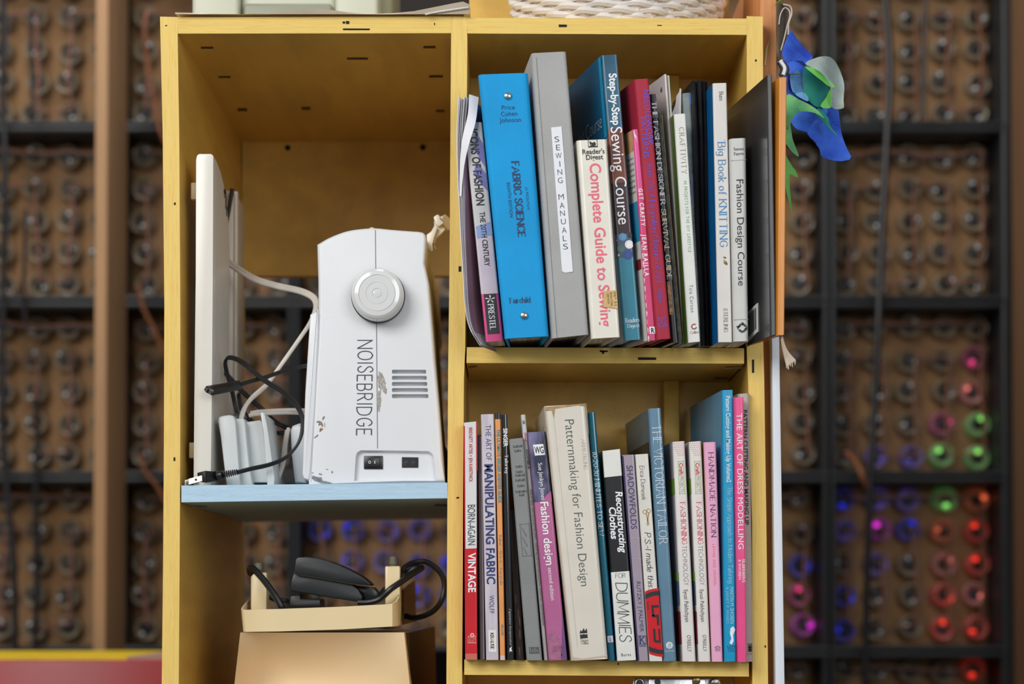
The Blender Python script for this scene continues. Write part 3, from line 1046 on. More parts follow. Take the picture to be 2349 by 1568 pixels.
# GET CRAFTY
MAG = gloss('crafty_magenta', (208, 66, 118))
b = Book('book', 'thin magenta paperback titled GET CRAFTY with worn white edges', 'book', GU,
         [(1452, 297), (1469, 296), (1487, 781), (1506, 781)], None, .14, 17, Z_MID, MAG, side=paper('crafty_cream', (226, 222, 212)),
         zones=[(296, 440, gloss('crafty_pink', (224, 84, 152)))],
         sidezones=[(296, 345, mat('crafty_tan', (206, 160, 108), .5, .2, 60)), (460, 552, gloss('crafty_cyan', (58, 156, 196)))])
for k in range(7):
    y = 362 + k * 13
    b.sidetext(['how to a', 'be so bored', 'you do but', 'more with us', 'sew pillow', 'handmade', 'and more'][k], .022, .004, y, 6, INK)
b.sidepatch(.004, .018, 592, 616, ink((150, 40, 48)))
b.down('GET CRAFTY', 433, 519, .42, 9, LW, 'widebold')
b.down('JEAN RAILLA', 538, 634, .40, 9, LW, 'widebold')
b.patch(.24, .92, 750, 766, LW)
b.across('R', .6, 764, 7, 11, INK, 'heavy', e=.0008)
for k in range(12):
    y = 560 + k * 19
    b.poly([(.0, y), (.05 + .04 * (k * 7 % 3), y + 5), (.03, y + 17), (.0, y + 12)], LW)
b.poly([(.0, 297), (.2, 306), (.5, 318), (.2, 312), (.6, 330), (.1, 312)], LW)
b.done()

# NEEDLEWORK PATTERNS
RED = mat('needlework_cloth', (168, 32, 58), .65, .1, 14, .3, 900)
b = Book('book', 'crimson cloth hardback titled NEEDLEWORK PATTERNS in violet lettering', 'book', GU,
         [(1456, 182), (1489, 180), (1508, 781), (1540, 778)], None, .2, 13, Z_MID, RED, hard=True, rad=.003, over=.002)
VIO = ink((84, 74, 196))
b.down('NEEDLEWORK', 207, 335, .72, 13, VIO)
b.down('PATTERNS', 269, 362, .35, 12, VIO)
b.down('from The Metropolitan Museum of Art', 375, 652, .50, 13, VIO, 'script')
b.down('Siegler', 665, 700, .48, 9, VIO)
b.across('NY', .44, 740, 18, 11, VIO)
b.across('GS', .48, 753, 20, 11, VIO)
b.done()

# SURVIVAL GUIDE
BK = gloss('guide_black', (30, 30, 34))
b = Book('book', 'narrow black paperback with white serif title THE FASHION DESIGNER SURVIVAL GUIDE', 'book', GU,
         [(1491, 216), (1505, 215), (1541, 784), (1556, 783)], .044, .16, 12, Z_MID, BK)
b.down('THE FASHION DESIGNER', 233, 470, .52, 10, LW, 'serifbold')
b.down('SURVIVAL GUIDE', 478, 640, .52, 10, ink((226, 216, 190)), 'serifbold')
b.patch(.05, .6, 645, 720, mat('guide_gold_pattern', (60, 80, 40), .4, .5, 220, rgb2=(206, 140, 70)))
b.done()

# dark pamphlet
b = Book('booklet', 'worn grey-green pamphlet edge with brown cracks, beside the black survival guide', 'booklet', GU,
         [(1508, 260), (1519, 260), (1556, 787), (1565, 787)], .032, .14, 10, Z_MID, mat('pamphlet_green', (96, 102, 92), .6, .3, 90, rgb2=(52, 52, 48)))
b.patch(.85, 1.0, 262, 778, mat('pamphlet_crack', (150, 122, 84), .8, .4, 300))
b.done()

# white booklets
b = Book('booklet', 'pale pinkish booklet with small round emblem at the top of its cover', 'booklet', GU,
         [(1524, 170), (1529, 170), (1568, 788), (1574, 788)], .024, .16, 14, Z_MID, paper('booklet_pink', (214, 204, 202)), pages=None, rad=.0008, thick=.0009)
nn = (b.pt(0, .5, 0) - b.pt(.1, .5, 0)).normalized() * .0005
c = [b.pt(0, b.vy(199), .0115) + nn]
for r0, r1, m_ in ((.0026, 0, INK), (.0019, .0013, LW)):
    o_, i_ = [], []
    for k in range(21):
        a = 2 * math.pi * k / 20
        o_.append(b.pt(0, b.vy(199), .0135 + r0 * 1.3 * math.cos(a)) + Vector((0, 0, r0 * math.sin(a))) + nn * (1 if r1 == 0 else 1.6))
        i_.append(b.pt(0, b.vy(199), .0135 + r1 * 1.3 * math.cos(a)) + Vector((0, 0, r1 * math.sin(a))) + nn * (1 if r1 == 0 else 1.6))
    b.mb.add(o_ + i_, [[k, k + 1, 22 + k, 21 + k] for k in range(20)], m_)
b.done()
b = Book('booklet', 'off-white stapled booklet directly behind the pinkish emblem booklet', 'booklet', GU,
         [(1530, 173), (1536, 173), (1574, 789), (1581, 788)], .020, .15, 12, Z_MID, paper('booklet_cream', (204, 203, 190)), pages=None, rad=.0008, thick=.0009)
for y in (352, 610):
    b.patch(.3, .55, y, y + 22, ink((60, 60, 58)))
b.done()

# CRAFTIVITY
b = Book('book', 'white paperback with green cover edge, its spine spelling CRAFTIVITY in spaced letters', 'book', GU,
         [(1546, 262), (1573, 260), (1579, 788), (1607, 785)], None, .17, 9, Z_MID, paper('craft_white', (226, 228, 222), .4), side=gloss('craft_green', (112, 148, 60)))
b.down('CRAFTIVITY', 292, 400, .55, 11, ink((160, 132, 110)), 'serifwide')
b.down('40 PROJECTS FOR THE DIY LIFESTYLE', 415, 580, .58, 7, ink((120, 178, 126)), 'wide')
b.down('Tsia Carson', 655, 718, .5, 8, ink((106, 116, 142)), 'wide')
for k in range(9):
    a = R(60 + k * 33)
    b.disc(.55 + .2 * math.cos(a), 751 - 5.5 * math.sin(a), 1.6, ink((190, 40, 44) if k < 5 else (110, 70, 60)))
b.across('Collins', .55, 767, 18, 6, ink((150, 60, 56)), 'serif')
b.done()
b0 = b

# torn slip of paper standing behind CRAFTIVITY
mb = MB()
pts = [P(x, y, .0) for x, y in ((1541, 262), (1549, 240), (1551, 222), (1557, 213), (1559, 204), (1562, 206), (1563, 300), (1563, 420), (1558, 420), (1547, 330))]
mb.sheet(pts, paper('torn_paper', (222, 214, 212), .6), lambda x, z: 0.004 * math.sin(z * 60), 1)
o = mb.build('paper_slip')
rebase(o, P(1557, 420, 0))
tag(o, 'torn pale paper slip poking up behind the CRAFTIVITY paperback', 'paper', GU)

# mottled journal
b = Book('book', 'mottled grey-green spine with a bright blue corner, behind CRAFTIVITY', 'book', GU,
         [(1565, 214), (1585, 212), (1600, 788), (1613, 788)], .004, .16, 7, Z_MID, mat('journal_grey', (112, 124, 126), .5, .2, 60, rgb2=(142, 152, 150)),
         zones=[(385, 790, mat('journal_photo', (30, 30, 36), .3, .4, 70, rgb2=(128, 126, 128)))])
b.patch(.78, .96, 214, 240, ink((58, 118, 190)))
b.patch(.45, .95, 396, 455, mat('journal_blue', (96, 122, 158), .4, .3, 60))
b.done()

# four black sleeves
BS = mat('black_sleeve', (34, 33, 36), .38, .3, 40, .3, 60)
tops = [(1586, 187, 12), (1600, 184, 13), (1612, 186, 8), (1620, 187, 8)]
bots = [(1611, 794, 9), (1620, 796, 8), (1628, 797, 8), (1636, 796, 8)]
nm = ['creased black vinyl sleeve touching the mottled grey-green spine', 'creased black vinyl sleeve, second counting from the mottled spine',
      'creased black vinyl sleeve, third counting from the mottled spine', 'creased black vinyl sleeve leaning against the knitting book']
for (tx, ty, tw), (bx_, by, bw), lb in zip(tops, bots, nm):
    mb = MB()
    n = 10
    L, Rr = [], []
    for i in range(n + 1):
        f = i / n
        x, y, w = tx + (bx_ - tx) * f, ty + (by - ty) * f, tw + (bw - tw) * f
        wob = 1.2 * math.sin(f * 9)
        L.append(P(x + wob, y, -.012 + .002 * math.sin(f * 7 + tx)))
        Rr.append(P(x + w - 1.6 + wob, y + (1.5 if i == 0 else 0), -.012 + .002 * math.sin(f * 7 + tx + 1)))
    dz = min(L[-1].z, Rr[-1].z) - Z_MID(L[-1].x) - .0005
    L[-1].z -= dz
    Rr[-1].z -= dz
    mid = [(a + c) / 2 + Vector((0, -.003, 0.0015 if k == 0 else 0)) for k, (a, c) in enumerate(zip(L, Rr))]
    dv = Vector((-.13, .99, 0)) * .10
    mb.board(L, mid, dv, BS)
    mb.board(mid, Rr, dv, BS)
    o = mb.build('document_sleeve', angle=60)
    rebase(o, (L[-1] + Rr[-1]) / 2)
    tag(o, lb, 'folder', GU)

# BIG BOOK OF KNITTING
b = Book('book', 'white paperback with blue title Big Book of KNITTING and blue cover edge', 'book', GU,
         [(1635, 191), (1669, 190), (1648, 785), (1682, 785)], None, .2, 6, Z_MID, paper('knit_white', (220, 216, 211), .42, .04), side=gloss('knit_blue', (20, 104, 166)))
b.down('Buss', 210, 231, .55, 9, INK, 'serif')
b.down('Big Book of KNITTING', 325, 567, .50, 17, ink((44, 128, 184)), 'serif')
b.down('STERLING', 708, 762, .52, 9, ink((96, 76, 84)), 'serif')
st = mat('brown_stain', (150, 122, 84), .7, .3, 200)
for (u, y, r) in ((.52, 591, 2.5), (.60, 592, 2), (.58, 603, 4), (.66, 606, 3), (.5, 598, 1.5), (.48, 708, 1), (.72, 322, 1)):
    b.disc(u, y, r, st, n=9)
b.done()

# FASHION DESIGN COURSE
b = Book('book', 'short pale grey paperback titled Fashion Design Course, taped and glossy at both ends', 'book', GU,
         [(1674, 318), (1712, 316), (1684, 784), (1718, 783)], None, .18, 5, Z_MID, gloss('fdc_grey', (206, 206, 202), .04, coat=.6), bulge=.003, rad=.004)
b.across('Steven', .52, 345, 23, 7, INK)
b.across('Faerm', .52, 356, 22, 7, INK)
b.down('Fashion Design Course', 412, 656, .56, 16, INK)
b.patch(.02, .98, 367, 368, ink((150, 150, 146)))
b.patch(.02, .98, 733, 734.5, ink((150, 150, 146)))
b.disc(.56, 753, 11, ink((34, 52, 54)), r2=6, a0=20, a1=170)
b.disc(.56, 753, 11, ink((34, 52, 54)), r2=6, a0=200, a1=350)
b.poly([(.16, 748), (.42, 748), (.26, 757)], ink((34, 52, 54)))
b.poly([(.72, 757), (.98, 757), (.84, 747)], ink((34, 52, 54)))
b.poly([(.5, 739), (.62, 747), (.66, 741)], ink((34, 52, 54)))
b.done()

# glossy black book standing out of the shelf
GB = mat('black_glossy', (42, 42, 45), .27, .1, 30, .08, 30, coat=.3)
b = Book('book', 'large glossy black book jutting out past the shelf with a barcode sticker', 'book', GU,
         [(1759, 173), (1772, 171), (1767, 762), (1782, 758)], .105, .21, 8.8, Z_MID, GB, hard=True, rad=.002, over=.001, taper=.4, keep='left', thick=.0015, rise=.0)
mb = MB()
BC = paper('barcode_white', (222, 222, 222), .4, .02)
nrm = (b.pt(0, .5, 0) - b.pt(.1, .5, 0)).normalized()


def bs(d, y, e):
    return b.pt(0, b.vy(y), d) + nrm * e


mb.hexa([bs(.094, 683, .0008), bs(.046, 672, .0008), bs(.046, 738, .0008), bs(.094, 752, .0008)], [bs(.094, 683, .0002), bs(.046, 672, .0002), bs(.046, 738, .0002), bs(.094, 752, .0002)], BC)
rb = random.Random(3)
d = .050
while d < .089:
    wd = rb.choice([.0006, .001, .0016])
    sl = (d - .046) / .048
    mb.quad(bs(d, 680 + 11 * sl, .001), bs(d + wd, 680 + 11 * sl, .001), bs(d + wd, 729 + 14 * sl, .001), bs(d, 729 + 14 * sl, .001), INK)
    d += wd + rb.choice([.0006, .001, .0014])
mb.build('barcode_sticker', b.root, recalc=False)
b.done()

# orange book with ribbon
OR = gloss('orange_cover', (214, 138, 54))
b = Book('book', 'slim orange hardback with cream ribbon, outermost on the shelf beside the blue flower', 'book', GU,
         [(1788, 178), (1806, 177), (1784, 764), (1800, 763)], .11, .104, 15.2, Z_MID, OR, hard=True, rad=.002, over=.002, taper=.3, keep='right', thick=.002)
RB = mat('ribbon_cream', (226, 206, 186), .7, .1, 200, stretch=(1, 1, .05))
mb = MB()
A = catmull([P(1790, 764, -.10), P(1793, 790, -.105), P(1798, 815, -.11), P(1804, 840, -.11)], 5)
B = catmull([P(1795, 764, -.104), P(1799, 785, -.112), P(1808, 805, -.118), P(1825, 825, -.12)], 5)
th = Vector((0, .0008, 0))
vs = []
for p, q in zip(A, B):
    vs += [p, q, q + th, p + th]
fs = [[0, 1, 2, 3], [len(vs) - 1, len(vs) - 2, len(vs) - 3, len(vs) - 4]]
for i in range(len(A) - 1):
    for k in range(4):
        fs.append([4 * i + k, 4 * i + 4 + k, 4 * i + 4 + (k + 1) % 4, 4 * i + (k + 1) % 4])
mb.add(vs, fs, RB)
for k in range(9):
    f = k / 8
    p = A[-1].lerp(B[-1], f)
    mb.tube([p, p + Vector((.0008 * math.sin(k * 3), 0, -.0016 - .0016 * (k % 3)))], .00035, RB, 5, smooth=0)
mb.build('bookmark_ribbon', b.root)
b.done()
shelve()


# ================================================================ LOWER SHELF OF BOOKS
GL_ = 'books on the lower shelf'


def low(label, q, main, yaw=0, prot=.02, depth=.18, **k):
    return Book(k.pop('name', 'book'), label, 'book', GL_, q, prot, depth, yaw, Z_LOW, main, **k)


b = low('red and white paperback titled BORN-AGAIN VINTAGE, first beside the divider', [(1064, 969), (1095, 966), (1067, 1511), (1097, 1511)], gloss('vintage_red', (206, 34, 44)),
        zones=[(960, 1257, gloss('vintage_white', (222, 222, 222), .03)), (1497, 1512, gloss('vintage_foot', (206, 110, 96)))])
b.patch(.0, .07, 975, 1497, gloss('vintage_red', None) if 'vintage_red' not in MATS else MATS['vintage_red'])
b.patch(.93, 1, 968, 1080, MATS['vintage_red'])
b.down('BRIDGETT ARTISE + JEN KARETNICK', 980, 1105, .5, 7.5, ink((196, 46, 54)), 'bold')
b.down('BORN-AGAIN', 1157, 1249, .53, 17, ink((64, 66, 72)), 'sans')
b.down('VINTAGE', 1267, 1357, .55, 17, LW, 'heavy')
b.disc(.55, 1455, 5, ink((238, 176, 170)), r2=2)
b.patch(.2, .85, 1457, 1458, ink((238, 176, 170)))
b.across('POTTER', .52, 1464, 20, 5, ink((238, 176, 170)), 'serif')
b.across('CRAFT', .52, 1470, 21, 5, ink((238, 176, 170)), 'serif')
b.patch(.2, .85, 1471.5, 1473, ink((238, 176, 170)))
b.done()

b = low('thin charcoal booklet between the red paperback and the lavender paperback', [(1095, 997), (1105, 997), (1100, 1511), (1112, 1511)], paper('charcoal', (78, 72, 76), .5, .15), name='booklet', prot=.012)
b.patch(.72, .98, 1000, 1510, paper('charcoal_light', (142, 128, 134)))
b.done()

b = low('lavender paperback with bold navy title THE ART OF MANIPULATING FABRIC', [(1103, 950), (1134, 949), (1115, 1511), (1145, 1511)],
        gloss('lavender', (192, 182, 194), rgb2=(216, 208, 216), scale=22, stretch=(6, 6, 1)))
NV = ink((40, 54, 108))
b.down('THE ART OF', 974, 1055, .52, 12, NV, 'light')
b.down('MANIPULATING FABRIC', 1064, 1338, .50, 19, NV, 'heavy')
b.down('WOLFF', 1364, 1405, .52, 11, NV, 'light')
b.patch(.22, .80, 1443, 1493, ink((232, 230, 226)))
b.down('KRAUSE', 1449, 1487, .5, 8, INK, 'serifbold', e=.0006)
b.done()

b = low('narrow orange paperback with teal lettering ULTIMATE SERGER ANSWER GUIDE', [(1135, 947), (1149, 947), (1147, 1511), (1160, 1511)], gloss('serger_orange', (232, 156, 92)),
        zones=[(940, 961, gloss('serger_black', (44, 44, 52))), (1501, 1512, gloss('serger_foot', (222, 196, 186)))])
TL_ = ink((40, 140, 160))
b.down('THE ULTIMATE SERGER ANSWER GUIDE', 984, 1152, .52, 7.5, TL_, 'heavy')
b.down('Baker * Brown * Kacynski', 1225, 1340, .5, 6, ink((90, 130, 140)), 'serif')
b.down('KRAUSE', 1430, 1456, .5, 5, TL_, 'serifbold')
b.done()

b = low('glossy black booklet with white title Tailoring, right of the orange paperback', [(1150, 951), (1165, 950), (1163, 1511), (1180, 1511)], mat('tailoring_black', (26, 27, 30), .16, .1, 30, .1, 20, coat=.5), bulge=.003, rad=.005)
b.down('SINGER', 982, 1024, .55, 9, LW, 'heavy')
b.down('Tailoring', 1043, 1085, .62, 7, LW, 'serif')
b.down('Experience Incorporated', 1394, 1478, .58, 4.5, ink((190, 192, 196)), 'script')
b.poly([(.4, 1484), (.7, 1480), (.62, 1486), (.75, 1492), (.5, 1490), (.35, 1494)], LW)
b.done()

b = low('worn dark brown book squeezed low between black booklet and grey hardback', [(1166, 1170), (1184, 1170), (1183, 1511), (1204, 1511)], mat('worn_brown', (60, 36, 28), .6, .3, 40, rgb2=(30, 22, 20), stretch=(30, 30, 3)), prot=.004)
for y, u in ((1395, .5), (1412, .6), (1360, .3), (1440, .55), (1480, .4)):
    b.poly([(u, y), (u + .14, y + 4), (u + .1, y + 26), (u - .02, y + 18)], mat('scuffed_tan', (120, 92, 72), .8, .3, 200))
b.done()

b = low('grey cloth hardback with blurred dark stamped lettering, leaning', [(1167, 1007), (1203, 1003), (1208, 1511), (1246.5, 1511)], mat('grey_cloth', (138, 141, 140), .7, .08, 16, .4, 900), hard=True, rad=.003)
DK = mat('stamped_ink', (84, 86, 86), .7, .15, 300)
for y, w in ((1026, 24), (1036, 20), (1072, 20), (1084, 20), (1092, 24), (1103, 26), (1116, 18), (1129, 30), (1137, 14)):
    for k in range(int(w / 3.4)):
        x = .55 - w / 76 + k * 3.4 / 38
        b.patch(x, x + .05 + .02 * ((k * 7) % 3), y - 6 + (k * 5 % 3), y, DK, e=.0003)
b.frame(.25, .83, 1200, 1274, 1.2, mat('stamped_faint', (104, 107, 108), .7, .1))
for k in range(14):
    b.patch(.35 + .05 * (k % 5), .38 + .06 * (k % 5), 1206 + k * 4.6, 1211 + k * 4.6, MATS['stamped_faint'])
b.patch(.2, .8, 1481, 1496, DK)
for k in range(4):
    b.patch(.25 + .13 * k, .33 + .13 * k, 1483 + (k % 2) * 3, 1493, ink((118, 120, 120)), e=.0005)
b.done()

b = low('very thin white booklet with tiny print, squeezed between grey and purple spines', [(1194.5, 951), (1206, 950), (1248, 1511), (1258, 1511)], paper('thin_white', (196, 196, 192), .45), name='booklet', prot=.012, depth=.17)
b.down('180', 964, 972, .45, 6, INK)
b.down('threads', 991, 1012, .55, 5, ink((206, 90, 140)), 'bold')
b.down('AUGUST/SEPTEMBER 2005', 1030, 1075, .6, 4.5, INK, 'bold')
b.down('MORE PATTERNS + HOW-TOS FOR SPOTTING SMARTS - COMFORTABLE SLIM PANTS', 1122, 1300, .6, 4.2, ink((60, 60, 60)))
b.down('DELICIOUS BLOUSE DETAILS - THE PORTRAIT LEGACY - DUPLICATE YOUR FAVORITE JEANS', 1302, 1432, .6, 4.2, ink((60, 60, 60)))
b.done()

b = low('purple and navy paperback titled Fashion design second edition', [(1210, 991), (1254, 989), (1259, 1511), (1304, 1510)],
        gloss('orchid', (188, 108, 152), rgb2=(172, 90, 140), scale=10), zones=[(980, 1150, gloss('swirl_navy', (52, 56, 78), rgb2=(136, 132, 172), scale=45, stretch=(1, 1, .4), lo=.45, hi=.7))], bulge=.002, rad=.003, yaw=1)
b.poly([(.35, 1150), (.7, 1134), (.93, 1126), (.93, 1150)], MATS['orchid'])
b.poly([(.93, 1400), (.75, 1470), (.62, 1509), (.93, 1509)], gloss('orchid_dark', (96, 74, 124), rgb2=(130, 84, 140), scale=20))
b.poly([(.03, 1462), (.3, 1440), (.62, 1462), (.70, 1500), (.4, 1509), (.03, 1507)], mat('orchid_mottle', (184, 106, 148), .4, .3, 160, rgb2=(150, 96, 122)))
b.poly([(.22, 1019), (.76, 1018), (.80, 1043), (.27, 1044)], LW)
b.across('WG', .51, 1039, 21, 15, INK, 'bold', e=.0006)
b.down('Sue Jenkyn Jones', 1061, 1145, .50, 9.5, LW)
b.down('Fashion design', 1150, 1294, .52, 18, LW, 'bold')
b.down('second edition', 1300, 1374, .50, 9, LW)
b.across('WATSON', .5, 1484, 26, 6, ink((110, 60, 70)), 'serif')
b.across('GUPTILL', .5, 1492, 24, 6, ink((110, 60, 70)), 'serif')
b.done()

b = low('very thick cream book titled Patternmaking for Fashion Design, worn brown edges', [(1248, 931), (1345, 926), (1311, 1511), (1395, 1507)],
        gloss('cream_jacket', (222, 215, 202), .03, bump=.15), hard=True, bulge=.003, rad=.005, yaw=2, prot=.03, depth=.21)
EDGE = mat('worn_tan', (178, 146, 108), .8, .2, 120)
b.patch(.0, .012, 935, 1505, EDGE)
b.poly([(.0, 931), (.99, 927), (.99, 931), (.88, 933), (.8, 931), (.25, 936), (.2, 960), (.17, 940), (.0, 938)], EDGE)
b.poly([(.985, 927), (1, 927), (1, 1000), (.99, 990), (.975, 940)], EDGE)
b.patch(.195, .205, 945, 1480, ink((198, 188, 174)))
b.down('Patternmaking for Fashion Design', 962, 1341, .56, 21, ink((74, 88, 86)), 'light')
b.down('ARMSTRONG', 1007, 1077, .85, 9, ink((168, 162, 152)), 'serifthin')
b.poly([(.30, 1447), (.33, 1440), (.36, 1444), (.42, 1436), (.44, 1443), (.50, 1437), (.50, 1448), (.30, 1448)], INK)
b.poly([(.30, 1450), (.34, 1451), (.40, 1450), (.46, 1451), (.50, 1450), (.50, 1459), (.30, 1460)], INK)
b.across('Harper', .41, 1467, 20, 6, ink((90, 88, 86)), 'serif')
b.across('Collins', .41, 1473, 20, 6, ink((90, 88, 86)), 'serif')
b.poly([(.02, 1507), (.04, 1500), (.3, 1505), (.98, 1500), (.99, 1503), (.3, 1509)], ink((200, 180, 160)))
b.done()

b = low('narrow teal booklet titled 10-20-30 MINUTES TO SEW, leaning on the cream volume', [(1348, 946), (1366, 945), (1396, 1511), (1412, 1510)], mat('teal_gloss', (0, 94, 116), .16, .08, 30, .15, 30, coat=.4), bulge=.003, rad=.005, yaw=2)
b.down('10*20*30 MINUTES TO SEW', 1035, 1228, .48, 11, ink((218, 228, 230)), 'serif')
b.patch(.1, .9, 1454, 1469, ink((186, 190, 206)))
b.across('L', .55, 1466, 5, 8, ink((30, 60, 110)), 'serifbold', e=.0006)
b.done()

b = low('black and white paperback titled Reconstructing Clothes with hand-drawn capitals on the foot', [(1382, 1034), (1423, 1029), (1416, 1512), (1460, 1510)], gloss('recon_black', (32, 32, 34), bump=.12), yaw=4,
        side=gloss('recon_teal', (24, 64, 78)), zones=[(1020, 1092, gloss('recon_white', (228, 228, 222))), (1309, 1515, gloss('recon_white', (228, 228, 222), bump=.2))],
        sidezones=[(1305, 1515, gloss('recon_blue', (0, 96, 166)))], rad=.002)
b.down('Reconstructing', 1127, 1265, .74, 15, LW, 'heavy', shear=.18)
b.down('Clothes', 1160, 1233, .32, 15, LW, 'heavy', shear=.18)
b.across('FOR', .48, 1323, 23, 10, ink((70, 64, 60)), 'handthin')
b.down('DUMMIES', 1333, 1469, .5, 25, ink((64, 60, 62)), 'handthin')
b.across('Burns', .48, 1501, 20, 6.5, INK, 'wide')
b.done()

b = low('mauve paperback titled SHADOWFOLDS with dark violet cover edge', [(1427, 1043), (1456, 1042), (1464, 1513), (1489, 1513)], gloss('mauve', (162, 148, 162), coat=.3), side=gloss('violet_dark', (46, 38, 92)), yaw=3, bulge=.002)
NV2 = ink((48, 50, 98))
b.patch(.0, .1, 1045, 1512, MATS['violet_dark'])
b.down('SHADOWFOLDS', 1067, 1212, .52, 14, NV2, 'sans')
b.down('RUTZKY | PALMER', 1332, 1446, .54, 10, NV2, 'light')
b.frame(.18, .86, 1455, 1475, 1.2, NV2)
b.across('K', .52, 1474, 15, 17, NV2, 'serifbold')
b.across('KODANSHA', .5, 1480, 19, 3.5, NV2, 'bold')
for y in (1231, 1278):
    b.poly([(.12, y), (.95, y + 3), (.95, y + 4), (.12, y + 1)], ink((186, 172, 184)))
b.done()

b = low('off-white paperback with handwritten title P.S.-I made this and a red badge', [(1457, 1042), (1489, 1040), (1490, 1514), (1522, 1514)], gloss('ps_white', (222, 219, 210), coat=.3, bump=.03), yaw=3, bulge=.002)
b.down('Erica Domesek', 1067, 1146, .42, 10, INK, 'handthin')
GOLD = ink((170, 132, 60))
b.disc(.40, 1173, 5, GOLD, r2=3.6)
b.disc(.68, 1171, 5, GOLD, r2=3.6)
b.poly([(.46, 1177), (.52, 1177), (.66, 1204), (.60, 1204)], GOLD)
b.poly([(.64, 1175), (.70, 1176), (.52, 1205), (.47, 1204)], GOLD)
b.down('P.S.-I made this...', 1220, 1356, .48, 13, INK, 'hand')
RD = gloss('badge_red', (206, 22, 36))
# the badge wraps off the spine's right edge
wq = 32


def clipdisc(u, y, r, m, e, r2=0.0):
    pts_o, pts_i = [], []
    for k in range(41):
        a = R(90 + 180 * k / 40)
        pts_o.append((u + r * math.cos(a) / wq, y - r * math.sin(a)))
        pts_i.append((u + r2 * math.cos(a) / wq, y - r2 * math.sin(a)))
    cl = lambda p: (min(.995, max(.01, p[0])), p[1])
    for k in range(40):
        q4 = [cl(pts_o[k]), cl(pts_o[k + 1]), cl(pts_i[k + 1]), cl(pts_i[k])]
        b.poly(q4, m, e)


clipdisc(1.0, 1426, 78, RD, .0003)
clipdisc(1.0, 1426, 72, INK, .0005, 62)
for (x, y, w, h) in ((.42, 1386, .5, 6), (.40, 1386, .16, 26), (.42, 1408, .42, 6), (.72, 1408, .16, 24), (.40, 1440, .16, 30), (.5, 1466, .4, 6), (.78, 1440, .12, 26)):
    b.patch(x, x + w, y, y + h, INK, e=.0006 + (x * 7 + y * 3 + w * 11) % 1 * .00008)
b.down('handmade', 1378, 1396, .18, 5, INK, 'bold')
b.down('of co-op', 1482, 1492, .5, 4, INK, 'bold')
b.done()

b = low('tall glossy blue-grey paperback titled THE VICTORIAN TAILOR, dark left cover showing', [(1487, 937), (1517, 935), (1522.5, 1514.5), (1553, 1513.5)], mat('tailor_blue', (98, 134, 158), .22, .08, 20, .22, 25, coat=.5), bulge=.0025, rad=.004, yaw=4, depth=.2,
        side=mat('tailor_side', (104, 118, 124), .4, .2, 8))
b.sidepatch(.012, .012 + .16, 1010, 1500, mat('tailor_picture', (70, 58, 44), .5, .3, 20))
b.down('THE VICTORIAN TAILOR', 975, 1248, .54, 19, ink((226, 236, 242)), 'serifthin')
b.disc(.5, 1478, 8, ink((206, 214, 218)))
b.across('B', .5, 1483, 6, 9, ink((98, 134, 158)), 'script', e=.0006)
b.across('BATSFORD', .5, 1493, 22, 3.5, ink((180, 196, 204)), 'bold')
b.done()

RS = ink((214, 70, 96))
GR = ink((166, 196, 96))
for i, (q, lb) in enumerate((([(1543, 1013), (1571, 1011), (1566, 1514), (1597, 1514)], 'white paperback FASHIONING TECHNOLOGY beside the blue-grey tailor book, photos on its cover'),
                             ([(1581, 1013), (1609, 1011), (1603, 1515), (1631, 1515)], 'white paperback FASHIONING TECHNOLOGY touching the pink HANDMADE NATION spine'))):
    b = low(lb, q, paper('fashioning_white', (226, 221, 216), .4), side=paper('fashioning_grey', (176, 170, 176), .4), yaw=5, rad=.003)
    for r_ in range(7):
        for k in range(6):
            u = .12 + k * .15 + (r_ % 2) * .07
            y = 1016 + r_ * 4.6
            if u < .95 and u > .05 + (r_ - 3) * .12:
                b.disc(u, y, .9, RS, n=6)
    b.frame(.34, .80, 1057, 1132, 1.2, GR)
    b.down('Craft:', 1061, 1090, .58, 8, RS, 'heavy')
    b.down('PROJECTS', 1092, 1128, .58, 7.5, ink((150, 150, 148)), 'light')
    b.down('FASHIONING', 1150, 1247, .56, 11, RS, 'serif')
    b.down('TECHNOLOGY', 1250, 1341, .54, 10.5, ink((150, 148, 148)), 'light')
    b.down('Syuzi Pakhchyan', 1350, 1424, .48, 8.5, ink((84, 80, 82)))
    b.down("O'REILLY", 1454, 1492, .54, 8, ink((108, 104, 104)))
    b.sidepatch(.001, .03, 1095, 1132, ink((120, 164, 50)))
    b.sidepatch(.001, .03, 1310, 1330, ink((150, 190, 90)))
    b.sidepatch(.001, .03, 1331, 1386, ink((90, 120, 150)))
    b.sidepatch(.001, .03, 1400, 1475, ink((140, 48, 62)))
    b.done()

b = low('pale pink paperback titled HANDMADE NATION with olive cover edge', [(1614.5, 1014), (1643, 1013), (1633.5, 1515.5), (1659, 1515.5)], paper('nation_pink', (232, 168, 200), .42, .03), side=paper('nation_olive', (150, 140, 60)), yaw=5, rad=.003)
b.down('HANDMADE NATION', 1036, 1232, .54, 11.5, ink((74, 50, 84)), 'serif')
b.down('LEVINE AND HEIMERL', 1247, 1343, .50, 6.5, ink((228, 130, 130)), 'wide')
for k in range(4):
    b.patch(.34 + k * .12, .38 + k * .12, 1482, 1492, ink((80, 56, 84)))
b.disc(.54, 1488, 8.5, ink((80, 56, 84)), r2=7.4, a0=30, a1=150)
b.done()

